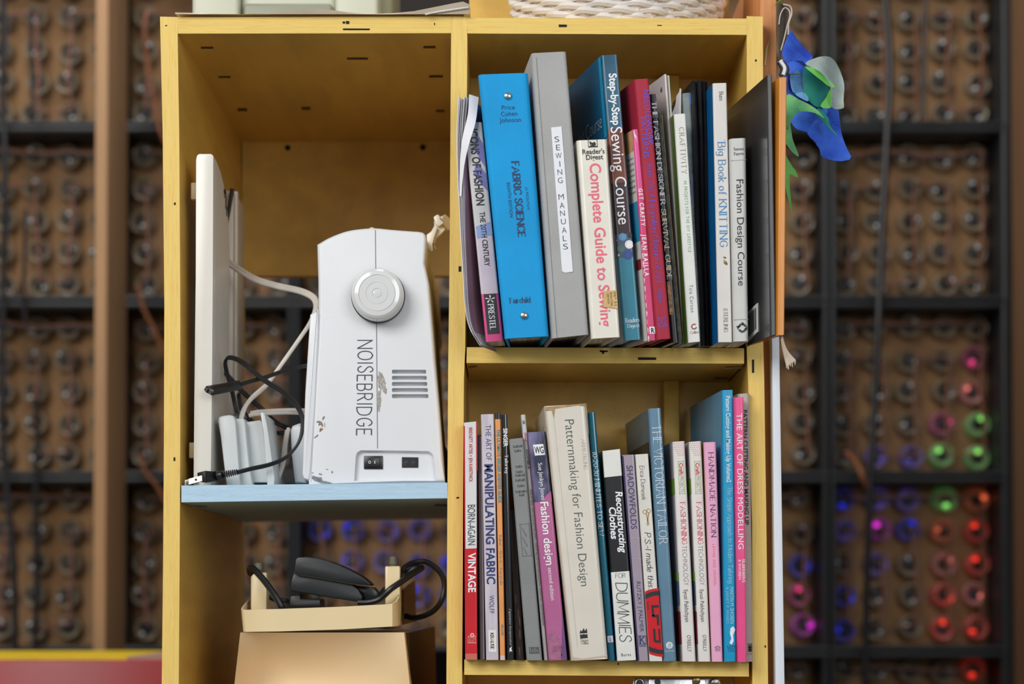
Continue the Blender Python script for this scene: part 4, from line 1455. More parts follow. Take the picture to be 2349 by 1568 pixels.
b = low('tall cyan paperback titled Pattern Cutting and Making Up Volume2, blue cover showing', [(1656, 894.5), (1683, 893.5), (1662, 1517), (1691, 1516)], gloss('cutting_cyan', (0, 150, 196), bump=.2), side=gloss('cutting_blue', (96, 160, 198), bump=.02), yaw=5, depth=.2)
CY_ = ink((214, 236, 244))
for k in range(4):
    b.sidetext('Martin Shoben Designs', .15, .10, 1000 + k * 9, 5, ink((150, 150, 100)))
b.down('Pattern Cutting and Making Up Volume2', 908, 1106, .50, 9.5, CY_, 'bold')
b.down('The Simple Approach to Modern Tailoring', 1117, 1338, .56, 10, ink((176, 222, 238)), 'handthin')
b.down('MARTIN M. SHOBEN', 1346, 1430, .64, 8, ink((160, 214, 234)))
b.down('& JANET P. WARD', 1346, 1430, .28, 6, ink((120, 200, 228)))
b.poly([(.5, 1440), (.72, 1436), (.88, 1444), (.70, 1456), (.74, 1470), (.58, 1478), (.40, 1474), (.56, 1464), (.44, 1452)], ink((226, 240, 246)))
b.across('LCFS', .54, 1484, 17, 4, ink((20, 80, 120)), 'heavy')
b.across('fashion', .54, 1489, 15, 4, ink((20, 90, 130)))
b.across('media', .54, 1494, 14, 4, ink((20, 90, 130)))
b.done()

b = low('hot pink paperback titled THE ART OF DRESS MODELLING with creased glossy spine', [(1684.5, 911), (1706, 910), (1693, 1519), (1713, 1519)], mat('modelling_pink', (236, 74, 138), .26, .06, 20, .25, 30, coat=.3), yaw=5, prot=.028, depth=.12)
b.down('THE ART OF DRESS MODELLING', 948, 1260, .50, 12.5, LW)
b.down('SILBERBERG', 1283, 1336, .76, 6.5, LW)
b.down('& SHOBEN', 1284, 1330, .34, 6, LW)
b.done()

b = low('beige paperback titled PATTERN CUTTING AND MAKING UP, set back behind the hot pink one', [(1692, 903), (1721, 901), (1704, 1515), (1729, 1515)], paper('beige_cover', (186, 170, 160), .45), yaw=5, prot=.010, depth=.16, rad=.005)
b.down('PATTERN CUTTING AND MAKING UP', 940, 1203, .56, 9.5, INK, 'heavy')
b.down('Magic Fashion Design Now', 1214, 1396, .6, 5, ink((200, 186, 176)))
for k in range(5):
    b.patch(.45, .9, 1474 + k * 4, 1476 + k * 4, INK)
b.patch(.55, .8, 1478, 1492, ink((60, 54, 52)))
b.across('ELSEVIER', .66, 1499, 14, 3.5, INK, 'serif')
b.done()
shelve()


# ================================================================ SEWING MACHINE
PLW = mat('machine_white', (226, 228, 231), .33, .015, 12, .05, 300)
PLW2 = mat('machine_white_gloss', (222, 223, 222), .14, .015, 12, coat=.6)
SEAM = mat('seam_grey', (120, 122, 126), .6, .05)
BLKP = mat('black_plastic', (30, 30, 33), .35, .1)
sm = thing('sewing_machine', P(866, 1107, .2), 'white domestic sewing machine seen from its handwheel end, NOISEBRIDGE handwritten on it', 'sewing machine')
YM = .012
outl = [(708, 1110), (709, 1085), (714, 1000), (722, 860), (727, 790), (730, 712), (729.5, 640), (727, 560)]
arc = catmull([Vector(p + (0,)) for p in [(727, 560), (757, 543), (795, 529), (830, 523.5), (861, 522), (893, 525)]], 4)
outl += [(p.x, p.y) for p in arc[1:]]
outl += [(930, 528), (960, 530), (970, 532), (976, 538), (978, 548), (976, 580), (974, 603), (979, 625), (984, 650), (989, 710), (994, 770), (998, 825), (1003, 880), (1008, 935), (1013, 1000), (1017, 1050), (1021, 1105)]
zblue = Z_BLUE(P(866, 1110).x)


def px_norms(pts):
    n = len(pts)
    out = []
    for i in range(n):
        a, c = Vector(pts[i - 1]), Vector(pts[(i + 1) % n])
        t = (c - a).normalized()
        out.append(Vector((-t.y, t.x)))
    return out


def capped(pts, Y0, depth, r, m, steps=5, fan=False):
    """solid with the given outline (pixels at Y0) whose front edge is rounded by r metres"""
    rp = r / mpp(Y0)
    nr = px_norms(pts)
    area_ = sum(pts[i - 1][0] * pts[i][1] - pts[i][0] * pts[i - 1][1] for i in range(len(pts)))
    sg = -1 if area_ < 0 else 1
    mb = MB()
    rings = []
    for k in range(steps + 1):
        a = math.pi / 2 * k / steps
        ins = rp * (1 - math.sin(a))
        rings.append(([(x + sg * q.x * ins, (y + sg * q.y * ins)) for (x, y), q in zip(pts, nr)], Y0 + r * (1 - math.cos(a))))
    rings.append((pts, Y0 + depth))
    base = [P(x, y, Y0) for x, y in pts]
    n = len(pts)
    vs = []
    for ring, Y in rings:
        for x, y in ring:
            p = P(x, y, Y0)
            vs.append(Vector((p.x, Y, p.z)))
    ce = sum(vs[:n], Vector()) / n
    fs = []
    for k in range(len(rings) - 1):
        for i in range(n):
            j = (i + 1) % n
            fs.append([k * n + i, k * n + j, (k + 1) * n + j, (k + 1) * n + i])
    fs.append([(len(rings) - 1) * n + i for i in range(n - 1, -1, -1)])
    nv = len(vs)
    fs += [[nv, i, (i + 1) % n] for i in range(n)] if fan else [list(range(n))]
    mb.add(vs + [ce] if fan else vs, fs, m)
    return mb


mb = capped(outl, YM, .125, .0042, PLW)
lowz = min(v.z for v in mb.v)
for v in mb.v:
    if v.z < Z_BLUE(v.x) + .0006 or v.z < lowz + .003:
        v.z = Z_BLUE(v.x) + .0006
body = mb.build('body', sm, recalc=True)
# recess for the switch and socket, and the vent slots, cut into the end panel
cut = MB()
rc = [(811, 1112), (815, 1042), (818, 1034), (826, 1029), (900, 1029.5), (985, 1031), (992, 1036), (996, 1048), (1001, 1101), (1001, 1112)]
nrc = len(rc)
dps = .006
inn = [(x + (3 if x < 850 else -3), min(y + (8 if y < 1045 else 0), 1112)) for x, y in rc]
fr = [P(x, y, YM) + Vector((0, -.004, 0)) for x, y in rc]
bk = [P(x, y, YM) + Vector((0, dps, 0)) for x, y in inn]
for q in fr + bk:
    q.z = max(q.z, zblue + .0035)
cut.add(fr + bk, [list(range(nrc)), list(range(2 * nrc - 1, nrc - 1, -1))] + [[i, (i + 1) % nrc, (i + 1) % nrc + nrc, i + nrc] for i in range(nrc)], PLW)
for k in range(5):
    y0 = 847.5 + 14 * k
    x1 = 977.5 + 1.3 * k
    pts = [(899, y0 + 2), (901, y0), (x1 - 2, y0), (x1, y0 + 2), (x1, y0 + 7.5), (x1 - 2, y0 + 9.5), (901, y0 + 9.5), (899, y0 + 7.5)]
    cut.prism([P(x, y, YM) + Vector((0, -.004, 0)) for x, y in pts], (0, .014, 0), mat('vent_inside', (120, 120, 122), .5, .05))
co = cut.build('cutter')
body_m = body.modifiers.new('cut', 'BOOLEAN')
co.location = -WL[sm] + WL[sm]
body_m.object = co
body_m.operation = 'DIFFERENCE'
body_m.solver = 'EXACT'
bpy.context.view_layer.update()
nm_ = bpy.data.meshes.new_from_object(body.evaluated_get(bpy.context.evaluated_depsgraph_get()))
body.modifiers.clear()
body.data = nm_
nm_.name = 'body'
nm_.polygons.foreach_set('use_smooth', [abs(p.normal.y) < .995 for p in nm_.polygons])
nm_.set_sharp_from_angle(angle=R(28))
bpy.data.objects.remove(co)


def sf(x, y, e=.0004):
    return P(x, y, YM - e)


def ribbon(mb, pts, wpx, m, f=sf, e=.0004):
    pts = [Vector((x, y, 0)) for x, y in pts]
    n = len(pts)
    vs = []
    for i, p in enumerate(pts):
        t = (pts[min(i + 1, n - 1)] - pts[max(i - 1, 0)]).normalized()
        q = Vector((-t.y, t.x, 0)) * wpx / 2
        vs += [f(p.x + q.x, p.y + q.y, e), f(p.x - q.x, p.y - q.y, e)]
    mb.add(vs, [[2 * i, 2 * i + 1, 2 * i + 3, 2 * i + 2] for i in range(n - 1)], m)


mk = MB()
ribbon(mk, [(861, 527), (862, 620)], 1.6, SEAM)
ribbon(mk, [(863.5, 735), (866, 1028)], 1.6, SEAM)
ribbon(mk, [(733, 720), (729, 800), (720, 960), (713, 1105)], 1.0, mat('seam_pale', (196, 198, 204), .5, .03))
mk.build('seam', sm, recalc=False)
mk = MB()
INKP = mat('marker_ink', (58, 60, 72), .5, .1)
vs, fs = strokes('NOISEBRIDGE', .085, .075, False, 0, .26, .03)
y0, y1 = 779, 998
mk.add([sf(818 + 34 * q[1] + 3 * (1 - q[0]), y0 + (y1 - y0) * q[0], .0004 + q[2]) for q in vs], fs, INKP)
mk.build('handwriting', sm, recalc=False)
# scuffs where the paint is worn
SCF = mat('scuff_brown', (172, 164, 156), .8, .35, 500)
SC2 = mat('scuff_grey', (132, 134, 138), .8, .3, 400)
mk = MB()
rs = random.Random(11)


def scuff(cx, cy, rx, ry, m, n=14, ang=0.0, jag=.35):
    pts = []
    for k in range(n):
        a = 2 * math.pi * k / n
        q = 1 + rs.uniform(-jag, jag)
        x, y = rx * math.cos(a) * q, ry * math.sin(a) * q
        pts.append(sf(cx + x * math.cos(ang) - y * math.sin(ang), cy + x * math.sin(ang) + y * math.cos(ang), .0003 + .00003 * (len(mk.f) % 97) / 12))
    c = sf(cx, cy, .0003 + .00003 * (len(mk.f) % 97) / 12)
    mk.add([c] + pts, [[0, 1 + k, 1 + (k + 1) % n] for k in range(n)], m)


for (cx, cy, rx, ry, an) in ((872, 874, 6, 18, -.1), (879, 878, 6, 20, -.15), (870, 916, 4, 24, .05), (869, 932, 3, 12, .1), (884, 896, 3, 8, 0), (874, 862, 4, 6, 0)):
    scuff(cx, cy, rx, ry, SCF, 22, an, .3)
for (cx, cy, rx, ry, an) in ((734, 969, 5, 6, 0), (737, 984, 3, 5, .4), (729, 967, 3, 2, 0), (742, 958, 1.5, 4, .5), (726, 1000, 5, 1.5, -.7), (739, 976, 2, 3, 0), (745, 975, .8, 6, 0)):
    scuff(cx, cy, rx, ry, mat('scuff_rust', (150, 128, 112), .8, .4, 500), 12, an, .5)
for (cx, cy, rx, ry, an) in ((723, 1097, 10, 4, .35), (738, 1104, 14, 3.5, .2), (733, 1100, 5, 6, 0), (752, 1107, 9, 2, .1), (735, 1087, 4, 1.5, .2), (762, 1082, 1.5, 2.5, 0), (750, 1076, 3, 1, .3), (717, 1084, 2, 1, 0)):
    scuff(cx, cy, rx, ry, SC2, 16, an, .4)
mk.build('scuff', sm, recalc=False)

# left bed strip, arm, bed and head going back
strip = [(709, 1100), (697, 1097), (693.5, 1086), (696, 1010), (700, 900), (707, 790), (711.5, 721), (718, 718), (725, 714), (731, 708), (731, 760), (722, 940), (712, 1085)]
mb = capped(strip, YM - .0005, .36, .0018, PLW, 3)
for v in mb.v:
    v.z = max(v.z, Z_BLUE(v.x) + .0006)
mb.build('bed_extension', sm)
mb = MB()
bb = [P(727, 560, YM), P(978, 540, YM), P(990, 720, YM), P(728, 720, YM)]
mb.hexa([p + Vector((0, .125, 0)) for p in bb], [p + Vector((0, .40, 0)) for p in bb], PLW)
mb.build('arm', sm, bevel=.012)
mb = MB()
bb = [P(712, 990, YM), P(1012, 990, YM), P(1019, 1100, YM), P(709, 1100, YM)]
for q in bb[2:]:
    q.z = Z_BLUE(q.x) + .0015
mb.hexa([p + Vector((0, .125, 0)) for p in bb], [p + Vector((0, .41, 0)) for p in bb], PLW)
mb.build('bed', sm, bevel=.005)
mb = MB()
bb = [P(740, 560, YM), P(975, 545, YM), P(992, 900, YM), P(738, 900, YM)]
mb.hexa([p + Vector((0, .30, 0)) for p in bb], [p + Vector((0, .405, 0)) for p in bb], PLW)
mb.build('head', sm, bevel=.012)
# handwheel
hw = P(868, 680, YM)
mb = MB()
rr = 61 * mpp(0)
mb.lathe(hw + Vector((0, .002, 0)), (0, -1, 0), [(rr * 1.02, 0), (rr * 1.02, .0085), (rr * .96, .0086)], BLKP, 48)
mb.build('wheel_collar', sm)
mb = MB()
c = P(865.5, 673.5, -.012)
c.y = YM - .007
prof = [(rr * .985, 0), (rr * .985, .012), (rr * .965, .016), (rr * .92, .0195), (rr * .84, .0215), (rr * .70, .0222), (rr * .695, .0212), (rr * .67, .0212), (rr * .665, .0222),
        (rr * .42, .0222), (rr * .415, .0216), (rr * .405, .0216), (rr * .40, .0222), (rr * .185, .0224), (rr * .18, .0216), (rr * .16, .0216), (rr * .155, .0224), (.0005, .0228)]
mb.lathe(c, (0, -1, 0), prof, PLW2, 64)
mb.build('handwheel', sm, angle=25)
# thread tension pin on top
mb = MB()
c = P(854, 523, YM + .04)
c.z = P(854, 524, YM).z - .002
c.y = YM + .035
mb.lathe(c, (0, 0, 1), [(.0085, 0), (.0085, .0045), (.008, .005), (.0028, .005), (.0028, .0085), (.0022, .009)], mat('pin_cream', (222, 220, 210), .35, .03), 24)
mb.build('bobbin_winder', sm)
# switch and socket
YR = YM + dps
pr = lambda x, y, e=.0: P(x, y, YR - .0003 - e)
mb = MB()
f4 = [(835, 1045), (878, 1045), (878.5, 1075.5), (835, 1075.5)]
mb.prism([pr(x, y) for x, y in f4], (0, -.0015, 0), BLKP)
f5 = [(841, 1049), (872, 1049), (872, 1071), (841, 1071)]
mb.hexa([pr(841, 1049, .0045), pr(872, 1049, .0025), pr(872, 1071, .0025), pr(841, 1071, .0045)], [pr(x, y, .001) for x, y in f5], BLKP)
swo = mb.build('rocker_switch', sm, bevel=.0006)
mb = MB()
SW = ink((236, 236, 236))
vs = [pr(848 + r * math.cos(R(a)), 1059.5 + r * 1.05 * math.sin(R(a)), .0044) for r in (3.2, 2.1) for a in range(0, 361, 20)]
mb.add(vs, [[k, k + 1, 20 + k, 19 + k] for k in range(18)], SW)
mb.quad(pr(859, 1063, .0039), pr(860.6, 1063, .0039), pr(860.6, 1056, .0039), pr(859, 1056, .0039), SW)
mb.build('switch_mark', sm, recalc=False)
mb = MB()
mb.prism([pr(x, y) for x, y in ((922, 1048), (959.5, 1048.5), (959.5, 1072), (922, 1072))], (0, -.0006, 0), BLKP)
mb.quad(pr(955, 1068, .0008), pr(957.5, 1068, .0008), pr(957.5, 1051, .0008), pr(955, 1051, .0008), ink((8, 8, 8)))
for x in (930.5, 948):
    mb.lathe(pr(x, 1061, .0006), (0, -1, 0), [(6 * mpp(0), 0), (6 * mpp(0), .0004), (4.4 * mpp(0), .0004), (4.2 * mpp(0), .0001)], mat('socket_grey', (60, 60, 62), .3, .05), 20)
    mb.lathe(pr(x, 1061, .0006), (0, -1, 0), [(1.6 * mpp(0), 0), (1.5 * mpp(0), .003), (.0002, .0035)], STEEL, 10)
mb.build('power_socket', sm)
# cream lever and thread guide behind the top corner
CR = mat('guide_cream', (232, 226, 208), .35, .03)
mb = MB()


def plate(pts, Y, th, m, bev=0):
    mb.prism([P(x, y, Y) for x, y in pts], (0, th, 0), m)


plate([(978, 538), (988, 531), (998, 517), (1004, 522), (996, 545), (992, 560), (994, 575), (989, 577), (983, 571), (980, 560)], YM + .05, .008, CR)
plate([(990, 528), (999, 512), (1012, 517), (1022, 525), (1012, 536), (1002, 545), (996, 560), (990, 552)], YM + .056, .01, CR)
plate([(994, 497), (1003, 491), (1008, 493), (1010, 502), (1018, 511), (1006, 520), (999, 514)], YM + .05, .012, CR)
plate([(993, 556), (998, 562), (1002, 572), (995, 571)], YM + .06, .003, CR)
mb.build('thread_guide', sm, bevel=.0012)
mb = MB()
mb.lathe(P(1016, 514, YM + .07), (.75, -.5, .2), [(.0085, -.006), (.009, -.004), (.009, .004), (.0085, .006)], CR, 24)
mb.tube([P(1021, 500, YM + .07), P(1021, 492, YM + .07)], .0008, CR, 6, smooth=0)
mb.build('guide_roller', sm)

# ================================================================ LEFT COMPARTMENT: LID, PANEL, PEDAL, CORDS
CREAMW = mat('lid_ivory', (230, 226, 216), .28, .02, 8, .03, 200)
lid = thing('extension_table', P(468, 1112, .05), 'tall narrow ivory plastic board standing on edge against the yellow left wall', 'board')
YLd = .02
fr = [(450, 366), (452, 357), (457, 353), (484, 353), (489, 357), (489, 380), (488, 640), (486, 900), (483, 1112), (444, 1114), (446, 900), (449, 640)]
zl = Z_BLUE(P(466, 1112).x) + .0006
mb = MB()
n = len(fr)
f_ = [P(x, y, YLd) for x, y in fr]
for q in f_:
    q.z = max(q.z, zl)
f_[8].z = f_[9].z = zl
# depth profile: the far part of the top edge falls away in a curve
slices = [(0.0, 0.0), (.03, -.001), (.06, -.006), (.09, -.016), (.115, -.032), (.13, -.055), (.138, -.085)]
vs, fs = [], []
zt_ = max(q.z for q in f_)
for d, dz in slices:
    for q in f_:
        k = min(1, max(0, (q.z - (zt_ - .06)) / .06))
        dx = -.0 * d
        vs.append(Vector((q.x + dx, q.y + d, q.z + dz * k)))
ns = len(slices)
fs.append(list(range(n)))
fs.append([(ns - 1) * n + i for i in range(n - 1, -1, -1)])
for s_ in range(ns - 1):
    for i in range(n):
        j = (i + 1) % n
        fs.append([s_ * n + i, s_ * n + j, (s_ + 1) * n + j, (s_ + 1) * n + i])
mb.add(vs, fs, CREAMW)
mb.build('shell', lid, bevel=.0022, seg=3)
TB = mat('tab_beige', (206, 184, 146), .4, .05)
for (xa, xb, ya, yb) in ((437.5, 450, 418, 457), (433.5, 446, 1014, 1050)):
    mb = MB()
    a, c = P(xa, ya, .03), P(xb, yb, .03)
    mb.box(a.x, c.x + .001, .03, .05, c.z, a.z, TB)
    mb.build('tab', lid, bevel=.0012)
mb = MB()
SCR = mat('lid_scratch', (96, 92, 88), .6, .3, 300)
xr = P(489, 500, YLd).x + .0004
for (y0, y1, d0, d1) in ((432, 455, .09, .10), (446, 478, .10, .108), (470, 492, .108, .114), (438, 446, .085, .105)):
    z0, z1 = P(489, y0, YLd + .1).z, P(489, y1, YLd + .1).z
    mb.quad(Vector((xr, YLd + d0, z1)), Vector((xr, YLd + d1, z1)), Vector((xr, YLd + d1 + .001, z0)), Vector((xr, YLd + d0 + .002, z0)), SCR)
mb.build('scratch', lid, recalc=False)

# greyer panel behind it
PAN = mat('panel_ivory', (212, 204, 190), .35, .03, 8)
zl2 = Z_BLUE(P(520, 1112).x) + .0006
pn = thing('plastic_board', Vector((P(520, 800, .3).x, .3, zl2)), 'greyish ivory plastic board with a slot, standing behind the tall ivory one', 'board')
mb = MB()
Yp = .22
f4 = [(483, 437), (536, 437), (535, 660), (533, 1080), (483, 1080)]
ff = [P(x, y, Yp) for x, y in f4]
ff[3].z = ff[4].z = zl2
# front board with an open notch near the edge
mb.prism(ff, (0, .012, 0), PAN)
a, c = P(536, 437, Yp), P(545, 437, Yp)
mb.box(a.x - .004, P(536, 600, Yp).x, Yp + .002, Yp + .10, zl2, a.z, PAN)
mb.build('board', pn, bevel=.002)
mb = MB()
c0, c1 = P(541, 440, Yp + .1), P(541, 700, Yp + .1)
mb.tube([P(539, 440, Yp + .02), P(537, 1000, Yp + .02)], .004, PAN, 10, smooth=0)
mb.build('edge_bead', pn)
mb = MB()
mb.quad(P(508, 667, Yp - .0006), P(518, 667, Yp - .0006), P(518, 648, Yp - .0006), P(508, 648, Yp - .0006), mat('notch_brown', (92, 66, 24), .7, .1))
for y in (622, 634, 644):
    mb.quad(P(515, y + 7, Yp - .0006), P(520, y + 7, Yp - .0006), P(520, y, Yp - .0006), P(515, y, Yp - .0006), BLKP)
mb.build('notch', pn, recalc=False)
STR = mat('strap_black', (26, 24, 22), .5, .1)
mb = MB()
mb.hexa([P(528, 431, .205), P(538.5, 433, .205), P(510, 590, .205), P(508, 560, .205)], [P(528, 431, .208), P(538.5, 433, .208), P(510, 590, .208), P(508, 560, .208)], STR)
o = mb.build('strap', bevel=.0005)
rebase(o, P(520, 520, .206))
tag(o, 'flat black strap slanting down across the greyish board behind the tall ivory one', 'strap')

# foot pedal standing on its edge
PED = mat('pedal_grey', (206, 210, 210), .36, .03, 15)
zp = Z_BLUE(P(570, 1112).x) + .0006
pd = thing('foot_pedal', Vector((P(570, 1110, .06).x, .08, zp)), 'light grey plastic foot pedal resting on its edge beside the black plug', 'foot pedal')


def slab(pts, Y, depth, m, name, r=.0016):
    b_ = capped(pts, Y, depth, r, m, 3)
    for v in b_.v:
        v.z = max(v.z, zp)
    return b_.build(name, pd)


slab([(520, 1113), (513, 1060), (506, 1000), (500, 965), (502, 956), (510, 953), (526, 951), (535, 953), (540, 964), (544, 1010), (549, 1080), (552, 1113)], .035, .10, PED, 'base_shell')
slab([(534, 1113), (531, 1040), (530, 964), (534, 960), (558, 959), (562, 966), (566, 1010), (572, 1070), (580, 1113)], .045, .088, PED, 'middle_shell')
slab([(556, 1106), (560, 1040), (561, 968), (596, 963), (602, 968), (610, 1030), (618, 1106)], .058, .07, PED, 'treadle_block')
slab([(613, 1113), (610, 1060), (604, 990), (597, 947), (601, 944), (607, 948), (613, 975), (622, 1040), (630, 1095), (629, 1113)], .030, .115, PED, 'treadle_plate', .0012)
mb = MB()
mb.tube([P(536, 960, .06), P(545, 955, .09), P(560, 958, .10)], .004, mat('pedal_dark', (96, 94, 90), .5, .1), 8)
mb.build('cord_grip', pd)

# white pale accessory behind the machine's lower left corner
ac = MB()
ac = capped([(676, 1107), (668, 1040), (666, 985), (670, 976), (685, 970), (700, 969), (702, 1107)], .09, .05, .005, mat('accessory_white', (222, 226, 230), .35, .03), 4)
for v in ac.v:
    v.z = max(v.z, Z_BLUE(v.x) + .0006)
o = ac.build('accessory_box')
rebase(o, Vector((P(684, 1100, .1).x, .1, zp)))
tag(o, 'white rounded accessory box peeking out left of the white sewing machine', 'box')

# cords
CW_ = mat('cord_white', (226, 218, 208), .45, .06, 60)
CB_ = mat('cord_black', (24, 24, 25), .38, .08, 60)


def cord(name, paths, m, label, rad=.0023, base=None, extra=None):
    t = thing(name, P(*base), label, 'cord')
    for p in paths:
        mb = MB()
        w = [P(*q) for q in p]
        for a in w:
            a.z = max(a.z, zl + rad)
        # twin-core flex: two touching strands
        mb.tube([q + Vector((0, 0, rad * .45)) for q in w], rad * .78, m, 8)
        mb.tube([q - Vector((rad * .62, 0, rad * .45)) for q in w], rad * .78, m, 8)
        mb.build('flex', t)
    return t


cord('mains_cable', [[(510, 588, .2), (522, 598, .19), (545, 615, .18), (590, 641, .16), (640, 656, .15), (690, 667, .14), (718, 680, .13), (727, 695, .12), (724, 716, .11), (712, 742, .10), (690, 775, .09),
                     (655, 825, .085), (615, 880, .08), (580, 912, .075), (563, 935, .07), (554, 962, .07)],
                    [(575, 950, .10), (600, 946, .10), (660, 943, .11), (705, 944, .13)], [(662, 985, .12), (656, 1020, .11), (652, 1060, .10), (640, 1095, .09), (632, 1111, .085)]], CW_,
     'white twin flex looping from panel to foot pedal in left compartment', .0030, (600, 900, .1))
t = cord('power_cable', [[(555, 881, .045), (580, 873, .055), (610, 865, .065), (650, 851, .08), (690, 841, .10), (712, 838, .13)],
                        [(545, 1083, .012), (580, 1074, .015), (620, 1065, .02), (655, 1050, .028), (682, 1022, .032), (694, 990, .034), (694, 955, .036), (678, 925, .04), (645, 895, .05), (605, 870, .055),
                         (570, 840, .06), (545, 824, .07), (525, 820, .08), (518, 832, .085), (522, 856, .09), (532, 890, .095), (540, 925, .10), (548, 958, .10)],
                        [(507, 830, .12), (515, 850, .12), (530, 868, .12), (560, 900, .12), (600, 935, .12), (630, 965, .125), (655, 978, .13), (672, 982, .14)],
                        [(548, 902, .13), (552, 925, .13), (560, 945, .13), (590, 975, .13), (630, 992, .13), (662, 990, .13)]], CB_,
         'black power cord coiled beside the sewing machine with plug at the shelf edge', .0021, (600, 1000, .05))
# connector with two round holes
mb = MB()
f_ = [P(470, 885, .005), P(490, 893, .0), P(486, 908, .0), P(468, 897, .005)]
bvec = P(552, 872, .05) - P(476, 890, .005)
mb.hexa([P(470, 884, .004), P(492, 893, .0), P(487, 908, .0), P(469, 899, .004)], [P(546, 872, .05), P(557, 877, .046), P(555, 894, .046), P(545, 890, .05)], CB_)
mb.build('connector', t, bevel=.0016, seg=3)
mb = MB()
for k in range(5):
    q = P(527 + 5 * k, 879 - 1.2 * k, .026 + .003 * k)
    mb.tube([q + Vector((0, 0, .0012)), q + Vector((.004, -.004, -.003))], .0006, CB_, 5, smooth=0)
for (x, y) in ((473.5, 893), (483, 899.5)):
    mb.lathe(P(x, y, .001), (-.6, -.8, 0), [(.0021, .0), (.0021, .0012), (.0012, .0012), (.0012, .0002)], ink((90, 86, 82)), 14)
mb.build('connector_detail', t)
# plug
mb = MB()
c0 = P(474, 1095, .008)
mb.hexa([P(452, 1084, .004), P(470, 1079, .0), P(472, 1107, .0), P(454, 1104, .004)], [P(500, 1079, .022), P(508, 1082, .02), P(508, 1101, .02), P(500, 1098, .022)], CB_)
mb.tube([P(500, 1091, .015), P(512, 1088, .013)], [.0058, .005], CB_, 12, smooth=0)
for k in range(7):
    q = P(516 + k * 4.6, 1087.5 - k * .9, .013)
    d = (P(545, 1083, .012) - P(512, 1088, .013)).normalized()
    mb.lathe(q, d, [(.0028, -.0006), (.0043 - .00016 * k, -.0004), (.0043 - .00016 * k, .0004), (.0028, .0006)], CB_, 12)
mb.build('plug', t, bevel=.0008)
BRASS = mat('plug_blade', (196, 190, 178), .25, .1, 60, metal=1.0)
for (a, c, Y) in (((433, 1097.5), (466, 1089), -.002), ((424, 1101), (452, 1094), .012)):
    mb = MB()
    h = 13
    p0, p1 = P(a[0], a[1], Y), P(c[0], c[1], Y + .004)
    zf = Z_BLUE(p0.x) + .0004
    dz = h * mpp(0)
    q0, q1 = p0 - Vector((0, 0, dz)), p1 - Vector((0, 0, dz))
    q0.z, q1.z = max(q0.z, zf), max(q1.z, zf)
    mb.hexa([p0, p1, q1, q0], [p + Vector((0, .0014, 0)) for p in (p0, p1, q1, q0)], BRASS)
    mb.lathe(p0.lerp(p1, .5) - Vector((0, .0002, dz * .5)), (0, -1, 0), [(.0013, 0), (.0013, .0002)], BLKP, 10)
    mb.build('blade', t)

# ================================================================ UNDER THE BLUE SHELF: BEIGE HOOD, TRAY, PEDAL
BEI = mat('hood_beige', (243, 214, 170), .38, .03, 6, .04, 200)
BEI2 = mat('tray_beige', (232, 210, 164), .36, .03, 6, .04, 200)
hd = thing('machine_hood', Vector((P(740, 1568, .1).x, .15, .98)), 'beige plastic machine hood with hollowed front and smoky side, under the tray', 'machine hood')
Yh = .04
mb = MB()
NX, NZ = 24, 60
zt, zb2 = P(740, 1450, Yh).z, .98
sc_ = lambda z: (zt - z) / (zt - P(740, 1568, Yh).z)
vs = []
for j in range(NZ + 1):
    z = zt + (zb2 - zt) * j / NZ
    s_ = sc_(z)
    xl = P(551 - 13 * s_, 1500, Yh).x
    xr = P(927 + 13 * s_, 1500, Yh).x
    for i in range(NX + 1):
        f = i / NX
        x = xl + (xr - xl) * f
        y = Yh + .062 * min(1, f / .10) ** .6 * max(0, 1 - f ** 2.2) ** .8 * math.sin(math.pi * min(1, s_ / 2.1)) ** .9 if s_ < 2.1 else Yh
        vs.append(Vector((x, y, z)))
fs = []
for j in range(NZ):
    for i in range(NX):
        a = j * (NX + 1) + i
        fs.append([a, a + NX + 1, a + NX + 2, a + 1])
nfront = len(vs)
bkv = [Vector((v.x, .34, v.z)) for v in vs]
edge = [i for i in range(NX + 1)] + [(j + 1) * (NX + 1) - 1 for j in range(1, NZ + 1)] + [NZ * (NX + 1) + i for i in range(NX - 1, -1, -1)] + [j * (NX + 1) for j in range(NZ - 1, 0, -1)]
allv = vs + [bkv[i] for i in edge]
m_ = len(edge)
for k in range(m_):
    fs.append([edge[k], edge[(k + 1) % m_], nfront + (k + 1) % m_, nfront + k])
fs.append([nfront + k for k in range(m_ - 1, -1, -1)])
mb.add(allv, fs, BEI)
mb.build('hood_shell', hd, bevel=.0, angle=50)
SMK = mat('smoked_plastic', (44, 34, 26), .12, .2, 30, coat=.4)
mb = MB()
xr = P(929, 1500, Yh).x
mb.prism([P(930, 1450, .07), P(955, 1444, .16), P(990, 1436, .30), P(1003, 1568, .30), P(944, 1568, .07)], (.004, .004, 0), SMK)
for q in mb.v:
    if q.z < P(740, 1560, .1).z:
        q.z = .98
mb.build('smoked_side', hd)
# two posts up through the tray belong to the machine below
# tray
tr = thing('accessory_tray', Vector((P(740, 1448, .1).x, .1, zt)), 'tan plastic tray with two uprights holding black pedal and cords', 'tray')
Yt = .035
zt0 = zt + .0008


def tz(x, dz):
    return zt0 + dz


rim = [(553, 1396), (560, 1398), (640, 1396), (780, 1391), (896, 1384), (912, 1382), (918, 1378)]
bot = [(558, 1447), (566, 1449), (640, 1447), (780, 1442.5), (896, 1436), (912, 1435), (917, 1434)]


